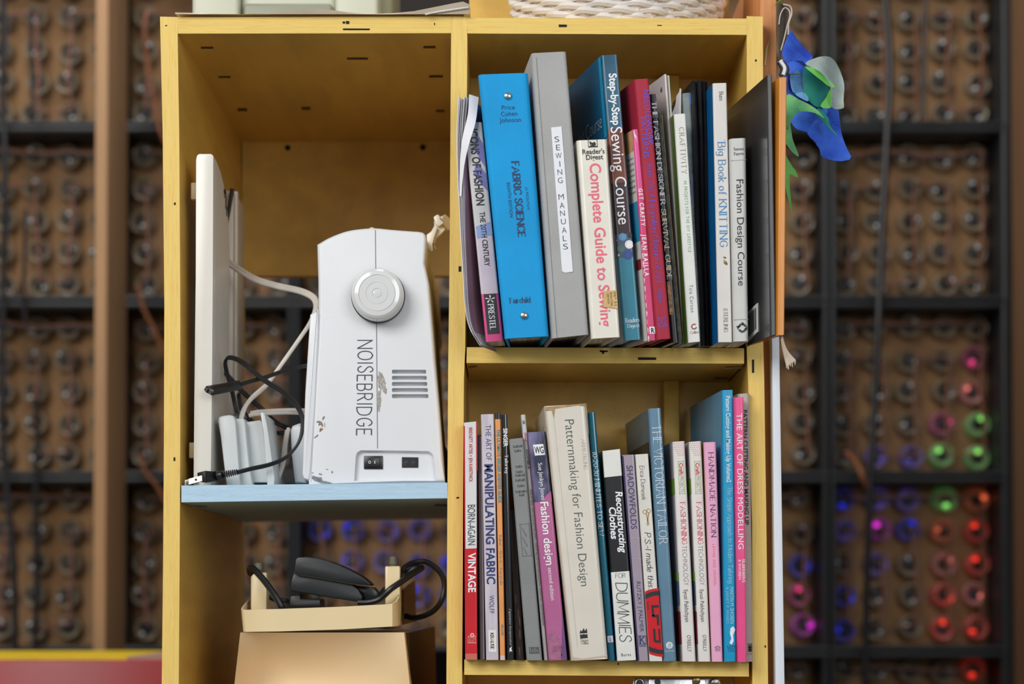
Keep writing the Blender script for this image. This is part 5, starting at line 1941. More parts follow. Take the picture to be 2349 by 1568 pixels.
def wall_strip(A, B, th, m):
    """A: upper points, B: lower points, th: thickness vector"""
    vs = []
    for p, q in zip(A, B):
        vs += [p, q, q + th, p + th]
    fs = [[0, 1, 2, 3], [len(vs) - 1, len(vs) - 2, len(vs) - 3, len(vs) - 4]]
    for i in range(len(A) - 1):
        for k in range(4):
            fs.append([4 * i + k, 4 * i + 4 + k, 4 * i + 4 + (k + 1) % 4, 4 * i + (k + 1) % 4])
    mb.add(vs, fs, m)


mb = MB()
A = [P(582, 1364, Yt + .16), P(566, 1378, Yt + .08), P(556, 1390, Yt + .012), P(553, 1395, Yt + .004)] + [P(x, y, Yt) for x, y in ((560, 1398), (640, 1396), (780, 1391), (885, 1385.5), (900, 1384))] + \
    [P(910, 1379, Yt + .006), P(916, 1370, Yt + .02), P(921, 1349, Yt + .075), P(924, 1340, Yt + .16)]
Bq = []
botY = [Yt + .16, Yt + .08, Yt + .012, Yt + .004] + [Yt] * 5 + [Yt + .006, Yt + .02, Yt + .075, Yt + .16]
botp = [(580, 1430), (568, 1436), (560, 1446), (558, 1448), (566, 1450), (640, 1447.5), (780, 1443), (885, 1437), (900, 1436), (911, 1435), (917, 1433), (920, 1428), (922, 1422)]
Bq = [P(x, y, Y) for (x, y), Y in zip(botp, botY)]
for q in Bq:
    q.z = max(q.z, zt0)
cen = sum(A, Vector()) / len(A)
vs = []
for p, q in zip(A, Bq):
    inw = Vector((cen.x - p.x, cen.y - p.y, 0)).normalized() * .0022
    vs += [p, q, q + inw, p + inw]
fs = [[0, 1, 2, 3], [len(vs) - 1, len(vs) - 2, len(vs) - 3, len(vs) - 4]]
for i in range(len(A) - 1):
    for k in range(4):
        fs.append([4 * i + k, 4 * i + 4 + k, 4 * i + 4 + (k + 1) % 4, 4 * i + (k + 1) % 4])
mb.add(vs, fs, BEI2)
Bf = [q.lerp(sum(Bq, Vector()) / len(Bq), .012) for q in Bq]
for q in Bf:
    q.z = zt0 + .0035
mb.add([q for q in Bf] + [q + Vector((0, 0, .002)) for q in Bf], [list(range(len(Bq) - 1, -1, -1)), list(range(len(Bq), 2 * len(Bq)))], BEI2)
mb.build('tray_shell', tr, angle=50)
mb = MB()
SMK2 = mat('smoky_clear', (150, 128, 108), .06, .1, 20, trans=.9, coat=.3)
mb.prism([P(921, 1352, Yt + .075), P(948, 1330, Yt + .20), P(950, 1424, Yt + .20), P(922, 1432, Yt + .075)], (.0022, .0022, 0), SMK2)
mb.build('smoky_window', tr)
KG = mat('knob_grey', (96, 96, 80), .5, .08)
for (x0, x1, y0, xc0, xc1, c0, c1, tl, Y) in ((575, 612, 1312, 582, 605, 1291, 1308, 1322, .075), (883, 918, 1297, 890, 913, 1276, 1296, 1297, .075)):
    mb = MB()
    pts = [P(x0, tl, Y), P(x0 + 8, y0 + 1, Y), P(x1, y0, Y), P(x1, 1420, Y), P(x0, 1420, Y)]
    mb.prism(pts, (0, .03, 0), BEI2)
    mb.build('upright', tr, bevel=.002)
    mb = MB()
    c = P((xc0 + xc1) / 2, c1, Y + .012)
    r = (xc1 - xc0) / 2 * mpp(Y)
    hgt = (c1 - c0) * mpp(Y)
    mb.lathe(c - Vector((0, 0, .004)), (0, 0, 1), [(r * .8, 0), (r * .8, .004), (r, .005), (r, hgt - .001), (r * .9, hgt + .004)], KG, 20)
    mb.build('knob', tr)
# black pedal lying in the tray
BP = mat('pedal_black', (30, 32, 34), .34, .1, 60, .03, 900)
bp_ = thing('foot_pedal', P(740, 1400, .1), 'black wedge shaped foot pedal lying tilted in the tan tray', 'foot pedal')
S5 = lambda x, y: (500 + x * .24746, 1180 + y * .24746)
up = [S5(*p) for p in ((702, 530), (712, 460), (720, 410), (745, 392), (820, 388), (920, 398), (1020, 424), (1120, 462), (1220, 508), (1310, 556), (1370, 600), (1412, 640), (1400, 652), (1250, 640), (1050, 604), (880, 574), (760, 556))]
lo_ = [S5(*p) for p in ((702, 536), (760, 560), (880, 580), (1050, 610), (1240, 645), (1300, 690), (1340, 760), (1330, 805), (1285, 806), (1150, 785), (960, 756), (800, 728), (690, 712), (668, 690), (676, 620))]
mb = capped(up, .065, .07, .0011, BP, 3)
mb.build('treadle', bp_)
mb = capped(lo_, .068, .066, .0014, BP, 3)
mb.build('base', bp_)
hg = [S5(*p) for p in ((1270, 655), (1440, 672), (1480, 720), (1494, 770), (1470, 800), (1360, 800), (1340, 740))]
mb = capped(hg, .08, .05, .002, BP, 2)
mb.build('hinge_block', bp_)
mb = MB()
mb.tube([P(*S5(700, 533), .066), P(*S5(760, 558), .064), P(*S5(880, 577), .064), P(*S5(1050, 607), .064), P(*S5(1250, 642), .064), P(*S5(1390, 655), .066)], .0007, ink((60, 54, 46)), 6)
mb.build('gasket', bp_)
# black adapter under the pedal
mb = capped([S5(*p) for p in ((660, 860), (664, 745), (760, 738), (765, 775), (952, 780), (955, 860))], .07, .05, .003, mat('adapter_black', (34, 35, 38), .45, .1), 3)
o = mb.build('adapter')
rebase(o, P(690, 1400, .09))
tag(o, 'matt black adapter block under the wedge pedal in tan tray', 'adapter')
# tray cords
t = thing('flex_cable', P(800, 1380, .1), 'black flex drooping over both ends of the tan tray', 'cord')


def flex(pts, r=.0026, Y=None):
    w = [P(*S5(p[0], p[1]), p[2]) for p in pts]
    mb = MB()
    mb.tube(w, r, CB_, 8)
    mb.build('flex', t)


flex([(300, 540, .10), (292, 510, .085), (310, 490, .07), (350, 520, .06), (420, 600, .055), (480, 680, .052), (540, 770, .05), (590, 860, .05), (600, 900, .055)], .0036)
flex([(470, 760, .10), (540, 790, .10), (640, 800, .10), (690, 830, .09)])
flex([(1490, 780, .07), (1540, 700, .08), (1640, 640, .085), (1720, 560, .085), (1700, 540, .09), (1740, 480, .095), (1830, 440, .10), (1930, 438, .10), (2030, 500, .10), (2085, 580, .10), (2100, 680, .10), (2070, 800, .10), (2000, 890, .11), (1900, 940, .12), (1800, 955, .13), (1730, 930, .14)], .0030)
flex([(1300, 815, .062), (1400, 812, .060), (1500, 780, .058), (1600, 690, .055), (1700, 620, .06), (1800, 550, .07), (1880, 500, .085), (1880, 490, .095), (1820, 500, .10), (1720, 560, .10)], .0034)


# ================================================================ ON TOP OF THE BOOKCASE
zts = P(700, 38.5).z
CASE = mat('case_sage', (206, 208, 188), .45, .03, 8)
CASED = mat('case_panel', (150, 152, 132), .4, .05, 8)
cs = thing('plastic_case', Vector((P(660, 20, .3).x, .3, zts)), 'pale sage plastic machine case standing on the bookcase behind a plastic sheet', 'case')
Yc = .2
mb = MB()
xa, xb, xc, xd = (P(x, 20, Yc).x for x in (440, 548, 768, 868))
mb.box(xa, xb, Yc, Yc + .25, zts + .0005, zts + .22, CASE)
mb.box(xc, xd, Yc, Yc + .25, zts + .0005, zts + .22, CASE)
mb.box(xb, xc, Yc + .018, Yc + .25, zts + .0005, zts + .22, CASE)
mb.build('case_body', cs, bevel=.006, seg=3)
mb = MB()
mb.box(xb + .004, xc - .004, Yc + .008, Yc + .018, zts + .0005, P(660, 2, Yc).z + .0, CASED)
mb.build('front_panel', cs, bevel=.004, seg=3)
mb = MB()
xe = P(900, 20, Yc + .05).x
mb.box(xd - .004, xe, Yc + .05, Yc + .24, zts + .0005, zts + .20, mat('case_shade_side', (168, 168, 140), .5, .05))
mb.build('side_cover', cs, bevel=.006, seg=3)

PLS = mat('plastic_sheet', (190, 176, 154), .3, .08, 20, .1, 60, trans=.25)
prof = [(402, 31), (440, 32), (500, 34), (560, 36), (620, 33), (680, 27), (730, 22), (765, 26), (800, 31), (860, 34), (900, 33), (950, 28), (1000, 18), (1040, 10), (1062, 6), (1078, 13), (1072, 24), (1064, 37)]
mb = MB()
vs = []
NYs = 8
for i, (x, y) in enumerate(prof):
    p = P(x, y, -.006)
    for j in range(NYs + 1):
        f = j / NYs
        h = (p.z - zts) * (1 - f) ** 1.5
        vs.append(Vector((p.x, -.006 + .19 * f, zts + .0012 + max(h, 0) + .002 * f * (1 + math.sin(i * 1.7 + j)))))
n = len(prof)
fs = [[i * (NYs + 1) + j, (i + 1) * (NYs + 1) + j, (i + 1) * (NYs + 1) + j + 1, i * (NYs + 1) + j + 1] for i in range(n - 1) for j in range(NYs)]
mb.add(vs, fs, PLS)
# curled front lip
lip = []
for (x, y) in prof:
    p = P(x, y, -.006)
    lip += [p + Vector((0, 0, .0012)), Vector((p.x, -.0075, max(zts + .0008, p.z - .011 - (p.z - zts) * .5)))]
mb.add(lip, [[2 * i, 2 * i + 1, 2 * i + 3, 2 * i + 2] for i in range(n - 1)], PLS)
mb.tube([P(975, 33, -.0085), P(1000, 28, -.009), P(1040, 22, -.009), P(1074, 17, -.009)], .0011, mat('zip_white', (206, 204, 200), .5, .1, 400), 6)
o = mb.build('plastic_sheet', recalc=False)
rebase(o, (P(740, 36).x, .08, zts))
tag(o, 'crumpled beige plastic zip bag lying flat along the bookcase top edge', 'plastic bag')

# white wicker basket
WK = mat('wicker_white', (226, 220, 214), .5, .06, 40, .3, 200)
ztr = P(1190, 41).z
bk_ = thing('wicker_basket', Vector((P(1416, 40, .1).x, .104, ztr)), 'white painted wicker basket on top of the yellow bookcase, base showing', 'basket')
cx, cyy = P(1416, 40, .1).x, .098
NS = 34
mb = MB()
for lvl in range(14):
    zz = ztr + .0072 + .0064 * lvl
    rad = .0985 + .012 * min(1, lvl / 3.6) ** .7 + .0009 * lvl
    pts = []
    nseg = NS * 6
    for k in range(nseg):
        a = 2 * math.pi * k / nseg
        w = math.sin(NS / 2 * a + math.pi * lvl)
        rr_ = rad + .0032 * w
        pts.append(Vector((cx + rr_ * math.cos(a), cyy + rr_ * .78 * math.sin(a), zz + .0011 * math.sin(NS / 2 * a + lvl * math.pi + 1.2))))
    pts.append(pts[0])
    mb.tube(pts, .0044, WK, 7, smooth=0, side=(0, 0, 1), cap=False)
mb.build('weave', bk_)
for k in range(NS):
    a = 2 * math.pi * (k + .5) / NS
    if math.sin(a) > .55:
        continue
    mb = MB()
    mb.tube([Vector((cx + (r) * math.cos(a), cyy + r * .78 * math.sin(a), ztr + h)) for r, h in ((.094, .0045), (.1035, .014), (.109, .03), (.116, .10))], .003, WK, 6)
    mb.build('stake', bk_)
mb = MB()
mb.lathe((cx, cyy, ztr + .001), (0, 0, 1), [(.078, 0), (.081, .003), (.078, .006)], WK, 40)
mb.build('base', bk_)

# ================================================================ FLOWER AND FEATHER AT THE PLANK
BLU = mat('organza_blue', (26, 66, 190), .6, .12, 26, .5, 500, rgb2=(66, 122, 236))
BLU2 = mat('organza_sky', (60, 116, 190), .55, .12, 30, .4, 400, rgb2=(120, 176, 216))
WHT = mat('organza_white', (196, 214, 208), .5, .12, 26, .3, 400, alpha=.42)
GRN = mat('felt_green', (64, 146, 100), .7, .12, 22, .6, 500, rgb2=(134, 204, 124))
GRN2 = mat('leaf_bright_green', (106, 188, 84), .6, .1, 60)
GRN3 = mat('leaf_teal', (10, 104, 116), .6, .1, 24, rgb2=(40, 150, 120))
NAVYO = mat('organza_navy', (20, 44, 140), .6, .12, 40)
fl = thing('fabric_flower', P(1850, 220, .02), 'blue and green fabric flower with sheer white petal at bookcase right edge', 'fabric flower')


def petal(name, pts, m, Y, amp=.012, fx=1.0, ph=0.0, tilt=(0, 0)):
    mb = MB()
    w = [P(x, y, Y) for x, y in pts]
    w = catmull(w, 3, closed=True)
    c = sum(w, Vector()) / len(w)
    mb.sheet(w, m, lambda x, z: 1.7 * amp * math.sin((x - c.x) * 75 * fx + (z - c.z) * 40 + ph) * math.cos((z - c.z) * 55 - (x - c.x) * 30 + ph) + tilt[0] * (x - c.x) + tilt[1] * (z - c.z), 3, .0007)
    mb.build(name, fl, recalc=True, angle=80)


T = lambda x, y: (1700 + x * .3317, y * .3317)
petal('petal', [T(*p) for p in ((275, 400), (300, 300), (335, 205), (375, 240), (440, 310), (500, 385), (440, 440), (330, 460))], BLU, .035, .006)
petal('petal', [T(*p) for p in ((450, 920), (530, 1040), (560, 1100), (750, 1105), (735, 1000), (690, 850), (660, 740), (560, 740), (480, 800))], BLU, .03, .008, 1, .6)
petal('petal', [T(*p) for p in ((340, 830), (380, 900), (470, 910), (555, 930), (540, 850), (600, 780), (560, 740), (430, 750), (350, 790))], BLU, .022, .007, 1.3, 1)
petal('petal', [T(*p) for p in ((318, 450), (390, 415), (450, 430), (480, 560), (460, 690), (380, 660), (330, 640), (318, 560))], NAVYO, .02, .006)
petal('petal', [T(*p) for p in ((300, 470), (400, 440), (520, 560), (540, 720), (440, 760), (320, 700))], BLU, .026, .006, 1.1, 2)
petal('petal', [T(*p) for p in ((330, 560), (350, 500), (400, 478), (435, 520), (432, 600), (445, 650), (400, 660), (345, 650))], BLU2, .008, .008, 1.5)
petal('petal', [T(*p) for p in ((370, 655), (430, 636), (462, 660), (466, 696), (430, 690))], BLU2, .002, .004)
petal('petal', [T(*p) for p in ((430, 470), (520, 500), (610, 590), (590, 660), (545, 735), (470, 700), (432, 620))], GRN3, .012, .006, 1, 1)
petal('sheer_petal', [T(*p) for p in ((450, 430), (500, 400), (620, 390), (690, 440), (728, 530), (722, 620), (700, 700), (708, 748), (620, 735), (625, 640), (560, 540), (490, 480))], WHT, .004, .012, 1.2)
petal('leaf', [T(*p) for p in ((440, 465), (520, 480), (600, 525), (650, 600), (600, 590), (560, 560), (500, 520))], GRN2, -.002, .004)
petal('leaf', [T(*p) for p in ((622, 610), (625, 740), (545, 742), (590, 670))], GRN2, .006, .003)
petal('leaf', [T(*p) for p in ((310, 660), (400, 685), (490, 715), (545, 755), (582, 812), (520, 770), (440, 768), (370, 800), (340, 850), (310, 900))], GRN, -.012, .006)
petal('leaf', [T(*p) for p in ((545, 745), (605, 810), (610, 860), (670, 940), (600, 880), (540, 820), (510, 790))], GRN3, .01, .004)
petal('leaf', [T(*p) for p in ((300, 800), (340, 840), (350, 930), (375, 1010), (400, 1080), (360, 1060), (315, 1010), (300, 960))], GRN, -.006, .004)
petal('leaf', [T(*p) for p in ((295, 1060), (320, 1090), (350, 1140), (378, 1170), (396, 1222), (350, 1205), (318, 1200), (320, 1260), (340, 1360), (355, 1480), (330, 1400), (305, 1290))], GRN2, .0, .003)
mb = MB()
mb.tube([P(*T(318, 512), -.01), P(*T(406, 510), -.012)], .0007, STEEL, 6, smooth=0)
mb.build('pin', fl)

FE = mat('feather_brown', (74, 60, 48), .7, .25, 90, stretch=(1, 1, .2), rgb2=(112, 96, 82))
FE2 = mat('feather_pale', (190, 178, 164), .7, .15, 120)
fe = thing('feather_scrap', P(1795, 170, .0), 'curled brown and pale ruffled fabric scrap hanging from plank edge', 'fabric scrap')
mb = MB()
w = [T(*p) for p in ((245, 60), (290, 28), (335, 40), (352, 90), (330, 150), (325, 240), (290, 330), (265, 420), (258, 360), (246, 260))]
w = catmull([P(x, y, -.006) for x, y in w], 3, closed=True)
cc = sum(w, Vector()) / len(w)
mb.sheet(w, FE, lambda x, z: .006 * math.sin((x - cc.x) * 160), 3, .0008)
mb.build('scrap_body', fe, angle=80)
for pts, r, m_ in (([(262, 170), (272, 100), (300, 55), (330, 70), (338, 110), (318, 180), (300, 260), (275, 350)], .0008, FE2), ([(290, 30), (340, 45), (350, 95), (330, 160), (326, 240)], .0009, FE2),
                  ([(268, 420), (300, 470), (290, 520)], .003, mat('trim_white', (222, 222, 226), .6, .05)), ([(262, 410), (318, 470), (308, 520)], .0022, INK), ([(258, 430), (285, 480), (272, 525)], .0022, INK)):
    mb = MB()
    mb.tube([P(*T(*p), -.012) for p in pts], r, m_, 7)
    mb.build('trim_band', fe)
mb = MB()
w = [P(1752, 165, .026), P(1765, 88, .026), P(1760, 110, .026), P(1755, 160, .026)]
mb.prism([P(1753, 150, .0295), P(1757, 110, .0295), P(1766, 88, .0295), (P(1761, 112, .0295)), P(1756, 150, .0295)], (0, -.0015, 0), mat('leaf_cream', (226, 206, 140), .6, .1))
o = mb.build('paper_leaf')
rebase(o, P(1758, 150, .029))
tag(o, 'tiny cream sliver tucked between bookcase and plank near the top', 'paper leaf')
mb = MB()
mb.tube([P(1781, 8, .03), P(1788, 3, .0), P(1798, -6, -.01)], .0008, GRN2, 6)
o = mb.build('grass_blade')
rebase(o, P(1788, 3, .0))
tag(o, 'thin green stem poking out above the brown fabric scrap', 'stem')

# metal plate under the lowest shelf
ZN = mat('zinc_plate', (176, 178, 180), .32, .12, 90, .08, 300, metal=.9)
pl = thing('metal_plate', Vector((P(1552, 1568, .004).x, .02, Z_LOW(P(1552, 1568).x) - .16)), 'silver screwed metal plate standing under the lowest book shelf', 'metal plate')
mb = MB()
Ypl = .02
for (x0, x1, y0, d) in ((1452, 1652, 1554, .006),):
    a, c = P(x0, y0, Ypl), P(x1, y0, Ypl)
    mb.box(a.x, c.x, Ypl, Ypl + d, a.z - .14, a.z, ZN)
a, c = P(1487, 1556, Ypl), P(1618, 1556, Ypl)
mb.box(a.x, c.x, Ypl - .008, Ypl, a.z - .14, a.z, ZN)
for x in (1466, 1640):
    mb.lathe(P(x, 1566, Ypl), (0, -1, 0), [(.0058, 0), (.0058, .008), (.005, .0095), (.003, .0095), (.003, .004)], ZN, 24)
mb.build('plate', pl, bevel=.0015)
mb = MB()
for x, y in ((1467, 1565), (1508, 1563)):
    mb.lathe(P(x, y, Ypl - .0098), (0, -1, 0), [(.0032, 0), (.0032, .0003)], BLKP, 16)
mb.build('screw_hole', pl)
for x, y, m_ in ((1598, 1561, mat('brass_screw', (150, 130, 84), .35, .1, 60, metal=1)), (1640, 1566, STEEL)):
    mb = MB()
    mb.lathe(P(x, y, Ypl - .0098), (0, -1, 0), [(.0042, 0), (.004, .0014), (.002, .002), (.0002, .0021)], m_, 18)
    q = P(x, y, Ypl - .0122)
    mb.box(q.x - .0036, q.x + .0036, q.y - .0002, q.y + .0004, q.z - .0004, q.z + .0004, BLKP)
    mb.build('screw', pl)

# ================================================================ BEHIND: POSTS, RED CABINET, CRATE WALL
PINE = mat('pine_stud', (164, 126, 88), .65, .12, 4, .2, 50, stretch=(30, 30, 1))
mb = MB()
a, c = P(217, 700, 1.5), P(245, 700, 1.5)
mb.box(a.x, c.x, 1.5, 1.70, 0, 3.0, PINE)
o = mb.build('wood_stud', bevel=.002)
rebase(o, ((a.x + c.x) / 2, 1.6, 0))
tag(o, 'rough pine stud standing in front of the crates at far left', 'stud')
mb = MB()
a = P(2322, 700, 1.74)
mb.box(a.x, a.x + .03, 1.5, 1.74, 0, 3.0, mat('brown_stud', (120, 86, 56), .7, .12, 4, stretch=(30, 30, 1)))
o = mb.build('wood_stud', bevel=.002)
rebase(o, (a.x + .015, 1.6, 0))
tag(o, 'dark brown stud at the far right border of the crate wall', 'stud')
RC = mat('cabinet_red', (150, 16, 22), .4, .06, 6)
rc_ = thing('tool_cabinet', Vector((P(180, 1510, 1.0).x, 1.15, 0)), 'red metal cabinet with yellow tape along its top, low at left', 'cabinet')
mb = MB()
zr = P(180, 1513, .95).z
mb.box(P(-160, 1500, .95).x, P(372, 1500, .95).x + .06, .95, 1.4, 0, zr, RC)
mb.build('cabinet_body', rc_, bevel=.004)
mb = MB()
x0, x1 = P(-160, 1500, .95).x, P(290, 1500, .95).x
mb.box(x0, x1, .955, 1.395, zr, zr + .005, mat('tape_yellow', (226, 190, 30), .5, .08, 30))
mb.box(x1, P(372, 1500, .95).x + .06, .955, 1.395, zr, zr + .005, mat('tape_faded', (170, 130, 120), .5, .1, 30))
mb.build('yellow_tape', rc_)

CRB = mat('crate_black', (34, 37, 40), .5, .15, 20)
CARD = mat('cardboard', (138, 104, 70), .85, .18, 5, .2, 40, rgb2=(170, 130, 90))
GLR = mat('bottle_glass', (158, 142, 120), .25, .15, 30, trans=.25)
DKM = mat('bottle_dark', (26, 25, 28), .4, .2, 40)
WIRE = mat('wire_copper', (134, 78, 42), .5, .15, 60)
WIRE_SHADOW = mat('wire_shadow_blue', (46, 60, 84), .5, .15, 60)
LEDM = mat('led_clear', (220, 224, 230), .08, .02, 20, coat=.5)
YC, YK, PIT = 1.8, 1.925, 410
CX0 = [-147, 263, 673, 1083, 1493, 1903]
CY0 = [-110, 290, 692, 1093, 1494, 1896]
cname = ['left of stud', 'between stud and bookcase', 'seen through left compartment', 'behind the books', 'beside bookcase right edge', 'far right']
ordn = ['first', 'second', 'third', 'fourth', 'fifth', 'sixth']


def seen(x, y, m=0):
    if x < -30 or x > 2379 or y < -25 or y > 1595:
        return False
    if x < 372 + m:
        return y < 1500 + m
    if x > 1775 - m:
        return x < 2330
    return 545 - m < x < 1040 + m and (620 - m < y < 1110 or 1190 - m < y < 1440 + m)


lit = {}
LC = {'green': (140, 230, 110), 'red': (255, 60, 40), 'pink': (230, 60, 130), 'blue': (50, 60, 255), 'magenta': (240, 50, 230), 'orange red': (255, 84, 44), 'pale red': (230, 120, 110), 'violet': (110, 90, 200), 'orange': (240, 110, 60)}
for col, lst in {'green': [(2232, 972), (2165, 1048), (2240, 1048), (2163, 1140)], 'red': [(2240, 1217), (2240, 1290), (2158, 1360), (2158, 1435), (2235, 1435), (2245, 1525)],
                 'orange': [(2243, 1140), (2166, 1215)], 'pale red': [(2240, 900), (2235, 1360), (2160, 1285)], 'pink': [(2163, 975), (2240, 828), (1838, 1360)], 'violet': [(2015, 1048), (2090, 1048), (2010, 1140), (2087, 1140), (2012, 1287), (1936, 1217), (894, 1218), (969, 1218), (819, 1290), (895, 1290)],
                 'blue': [(1935, 1145), (2085, 1215), (1846, 1285), (1935, 1360), (1935, 1440), (820, 1218), (744, 1218), (969, 1290), (1030, 1290), (969, 1365), (1030, 1365)],
                 'magenta': [(2010, 1215), (1838, 1435)]}.items():
    for q in lst:
        lit[q] = col
# one bottle of each look; every other bottle copies it
proto = {}


def bottle_mesh(col):
    if col in proto:
        return proto[col]
    g = GLR if not col else mat('bottle_glow_' + col.replace(' ', '_'), tuple((q + 2 * w) / 3 for q, w in zip(LC[col], (140, 130, 130))), .3, .25, 30, emit=LC[col], estr=.035 if 'pale' in col or col in ('red', 'green', 'orange', 'violet') else .010, trans=.1)
    mb = MB()
    R0 = .0235
    mb.lathe((0, 0, 0), (0, -1, 0), [(R0, .004), (R0, .03), (R0 - .001, .034), (R0 * .86, .036), (R0 * .76, .035), (R0 * .6, .028), (R0 * .48, .026)], g, 20, cap=False)
    mb.lathe((0, 0, 0), (0, -1, 0), [(R0 * .5, .004), (R0 * .46, .030), (R0 * .3, .034), (.0006, .035)], DKM, 16)
    led = LEDM if not col else mat('led_' + col.replace(' ', '_'), LC[col], .2, .05, 20, emit=LC[col], estr=.2 if col == 'violet' else (.35 if col == 'blue' else .8))
    mb.lathe((R0 * .45, 0, R0 * .2), (0, -1, 0), [(.0042, .03), (.0042, .040), (.003, .0435), (.0006, .045)], led, 12)
    o = mb.build('bottle')
    me = o.data
    bpy.data.objects.remove(o)
    proto[col] = me
    return me


crate_proto = None
rq = random.Random(5)
wk = P(0, 0, YC)
unit = PIT * mpp(YC)
nb_ = 0
words5 = ['first', 'second', 'third', 'fourth', 'fifth']
crate_src = None
for ci, cxp in enumerate(CX0):
    for ri, cyp in enumerate(CY0):
        corners = [(cxp + fx * PIT, cyp + fy * 402) for fx in (0, .25, .5, .75, 1) for fy in (0, .25, .5, .75, 1)]
        if not any(seen(x, y, 45) for x, y in corners):
            continue
        tl_, br_ = P(cxp, cyp, YC), P(cxp + PIT, cyp + 402, YC)
        where = '%s crate down, %s' % (ordn[ri], cname[ci])
        loc = Vector(((tl_.x + br_.x) / 2, YC + .15, br_.z))
        cr = thing('bottle_crate', loc, 'black crate with cardboard sheet, %s' % where, 'crate', 'crates in the bottle wall')
        mb = MB()
        w_, h_ = br_.x - tl_.x, tl_.z - br_.z
        e = .0006
        X0, X1, Z0, Z1 = tl_.x + e, br_.x - e, br_.z + e, tl_.z - e
        t_ = .0115
        for (a0, a1, b0, b1) in ((X0, X0 + t_, Z0, Z1), (X1 - t_, X1, Z0, Z1), (X0 + t_, X1 - t_, Z0, Z0 + t_), (X0 + t_, X1 - t_, Z1 - t_, Z1)):
            mb.box(a0, a1, YC, YC + .27, b0, b1, CRB)
        # rounded lip round the mouth
        for (p, q) in (((X0 + .006, Z0), (X0 + .006, Z1)), ((X1 - .006, Z0), (X1 - .006, Z1)), ((X0, Z0 + .006), (X1, Z0 + .006)), ((X0, Z1 - .006), (X1, Z1 - .006))):
            mb.tube([Vector((p[0], YC, p[1])), Vector((q[0], YC, q[1]))], .006, CRB, 8, smooth=0)
        mb.build('crate_frame', cr)
        mb = MB()
        mb.box(X0 + t_, X1 - t_, YK, YK + .006, Z0 + t_, Z1 - t_, CARD)
        mb.build('cardboard_sheet', cr)
        # bottles: five by five through the cardboard
        pts = {}
        for r in range(5):
            for c in range(5):
                fx, fz = (c + .5) / 5, (r + .5) / 5
                x = (X0 + X1) / 2 + .0638 * (c - 2) + rq.uniform(-.003, .003)
                z = (Z0 + Z1) / 2 + .004 + .0625 * (2 - r) + rq.uniform(-.003, .003)
                # pixel of this bottle, to know whether the photo shows it
                dd = YK + D
                px = CX + FPX * x / (dd * math.cos(TH) + (z - ZC) * math.sin(TH))
                py = CY + SH - FPX * ((z - ZC) * math.cos(TH) - dd * math.sin(TH)) / (dd * math.cos(TH) + (z - ZC) * math.sin(TH))
                pts[(r, c)] = (Vector((x, YK, z)), px, py)
                if not seen(px, py, 22):
                    continue
                col = None
                for (lx, ly), k in lit.items():
                    if abs(lx - px) < 37 and abs(ly - py) < 37:
                        col = k
                o = bpy.data.objects.new('bottle', bottle_mesh(col))
                COL.objects.link(o)
                o.location = pts[(r, c)][0]
                o.rotation_euler = (R(rq.uniform(-7, 7)), rq.uniform(0, 6.28), R(rq.uniform(-7, 7)))
                nb_ += 1
                tag(o, '%s bottle end, %s row %s column, %s' % (('glowing ' + col) if col else 'clear', words5[r], words5[c], where), 'bottle', 'bottles in the crate wall')
        # copper light wire snaking from bottle to bottle
        order = [(0, c) for c in range(4, -1, -1)] + [(r, 0) for r in range(1, 5)] + [(4, 1)] + [(r, 1) for r in range(3, 0, -1)] + [(1, 2)] + [(r, 2) for r in range(2, 5)] + [(4, 3)] + [(r, 3) for r in range(3, 0, -1)] + [(1, 4), (2, 4), (3, 4), (4, 4)]
        if ci % 2:
            order = [(r, 4 - c) for r, c in order]
        path = [pts[k][0] + Vector((rq.uniform(-.004, .004) + .006, -.048 - rq.uniform(0, .008), rq.uniform(-.004, .004) + .004)) for k in order]
        mb = MB()
        mb.tube(path, .0026, WIRE, 6, smooth=0, flat=.5)
        mb.tube([p + Vector((.004, .004, -.005)) for p in path], .0014, WIRE_SHADOW, 5, smooth=0)  # bluish second tube below the wire stands in for its shadow
        if any(seen(pts[k][1], pts[k][2], 10) for k in pts):
            o = mb.build('light_wire')
            rebase(o, path[0])
            tag(o, 'copper coloured wire string in %s' % where, 'wire', 'light wires on the crates')

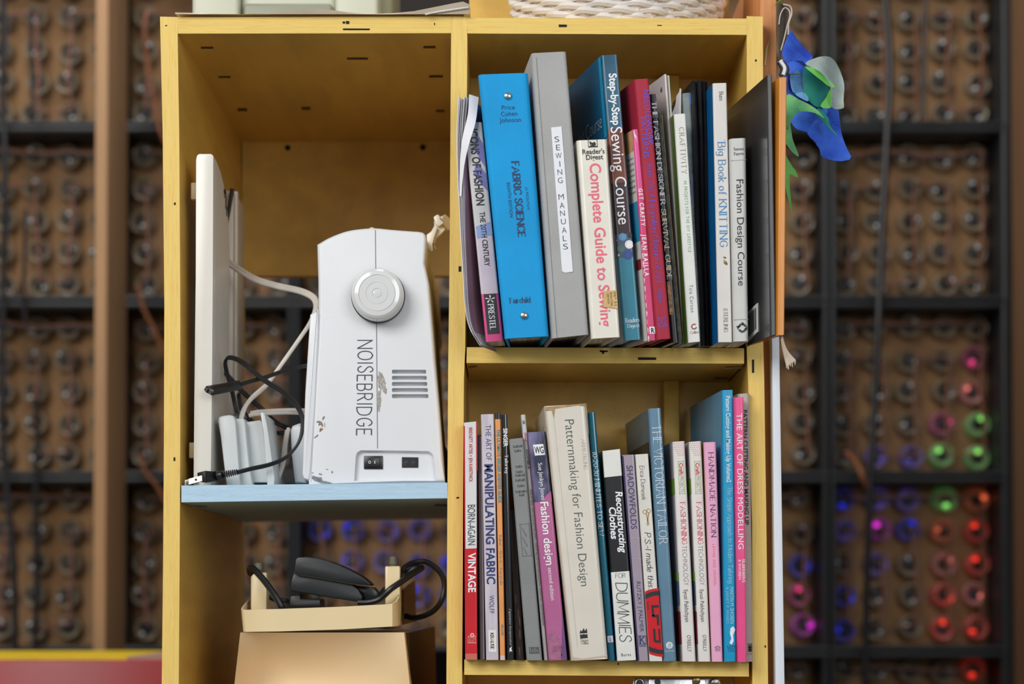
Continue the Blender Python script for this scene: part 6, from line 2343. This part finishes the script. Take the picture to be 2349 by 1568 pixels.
# loose cables hanging in front of the crates
for (pp, lb, r, m_) in (([(8, -20, 1.75), (6, 200, 1.77), (12, 400, 1.76), (8, 640, 1.77), (4, 900, 1.76), (14, 1100, 1.75), (32, 1300, 1.74), (36, 1520, 1.74)], 'thick black cable hanging down the crates at far left', .006, DKM),
                        ([(74, 20, 1.77), (72, 140, 1.78), (78, 270, 1.77)], 'short black cable at the top of the crates left of the pine stud', .004, DKM),
                        ([(58, 480, 1.78), (57, 560, 1.78), (54, 680, 1.78), (60, 745, 1.78)], 'short dark wire hanging midway down the crates left of the stud', .004, DKM),
                        ([(82, 915, 1.78), (86, 1000, 1.78), (82, 1090, 1.77), (84, 1300, 1.77), (80, 1500, 1.77)], 'thin black cable hanging low in front of crates left of the stud', .005, DKM),
                        ([(2030, -20, 1.76), (2042, 150, 1.77), (2034, 330, 1.76), (2022, 560, 1.76), (2016, 720, 1.75), (2008, 900, 1.75), (1998, 1090, 1.74), (1990, 1300, 1.74), (1984, 1590, 1.74)], 'long black cable running down the middle of the far right crates', .007, DKM),
                        ([(2124, -10, 1.78), (2120, 120, 1.78), (2118, 270, 1.77)], 'thin dark cable beside bottles at the top of far right crates', .004, DKM),
                        ([(1940, 1035, 1.76), (1965, 1062, 1.75), (1980, 1095, 1.74), (1990, 1120, 1.75)], 'tan twisted wire end curling over a far right crate lip', .005, WIRE),
                        ([(340, 20, 1.78), (332, 80, 1.77), (345, 180, 1.77), (362, 280, 1.76), (380, 330, 1.76)], 'orange wire drooping behind the top left bookcase corner', .004, WIRE),
                        ([(318, 650, 1.76), (326, 700, 1.75), (350, 750, 1.75), (372, 800, 1.75)], 'orange wire curling over the crate lip by the bookcase left edge', .004, WIRE),
                        ([(322, 1040, 1.76), (332, 1080, 1.75), (360, 1115, 1.75), (385, 1160, 1.75)], 'orange wire loop low beside the bookcase left edge', .004, WIRE)):
    mb = MB()
    mb.tube([P(*q) for q in pp], r, m_, 8)
    o = mb.build('cable')
    rebase(o, P(*pp[-1]))
    tag(o, lb, 'cable')
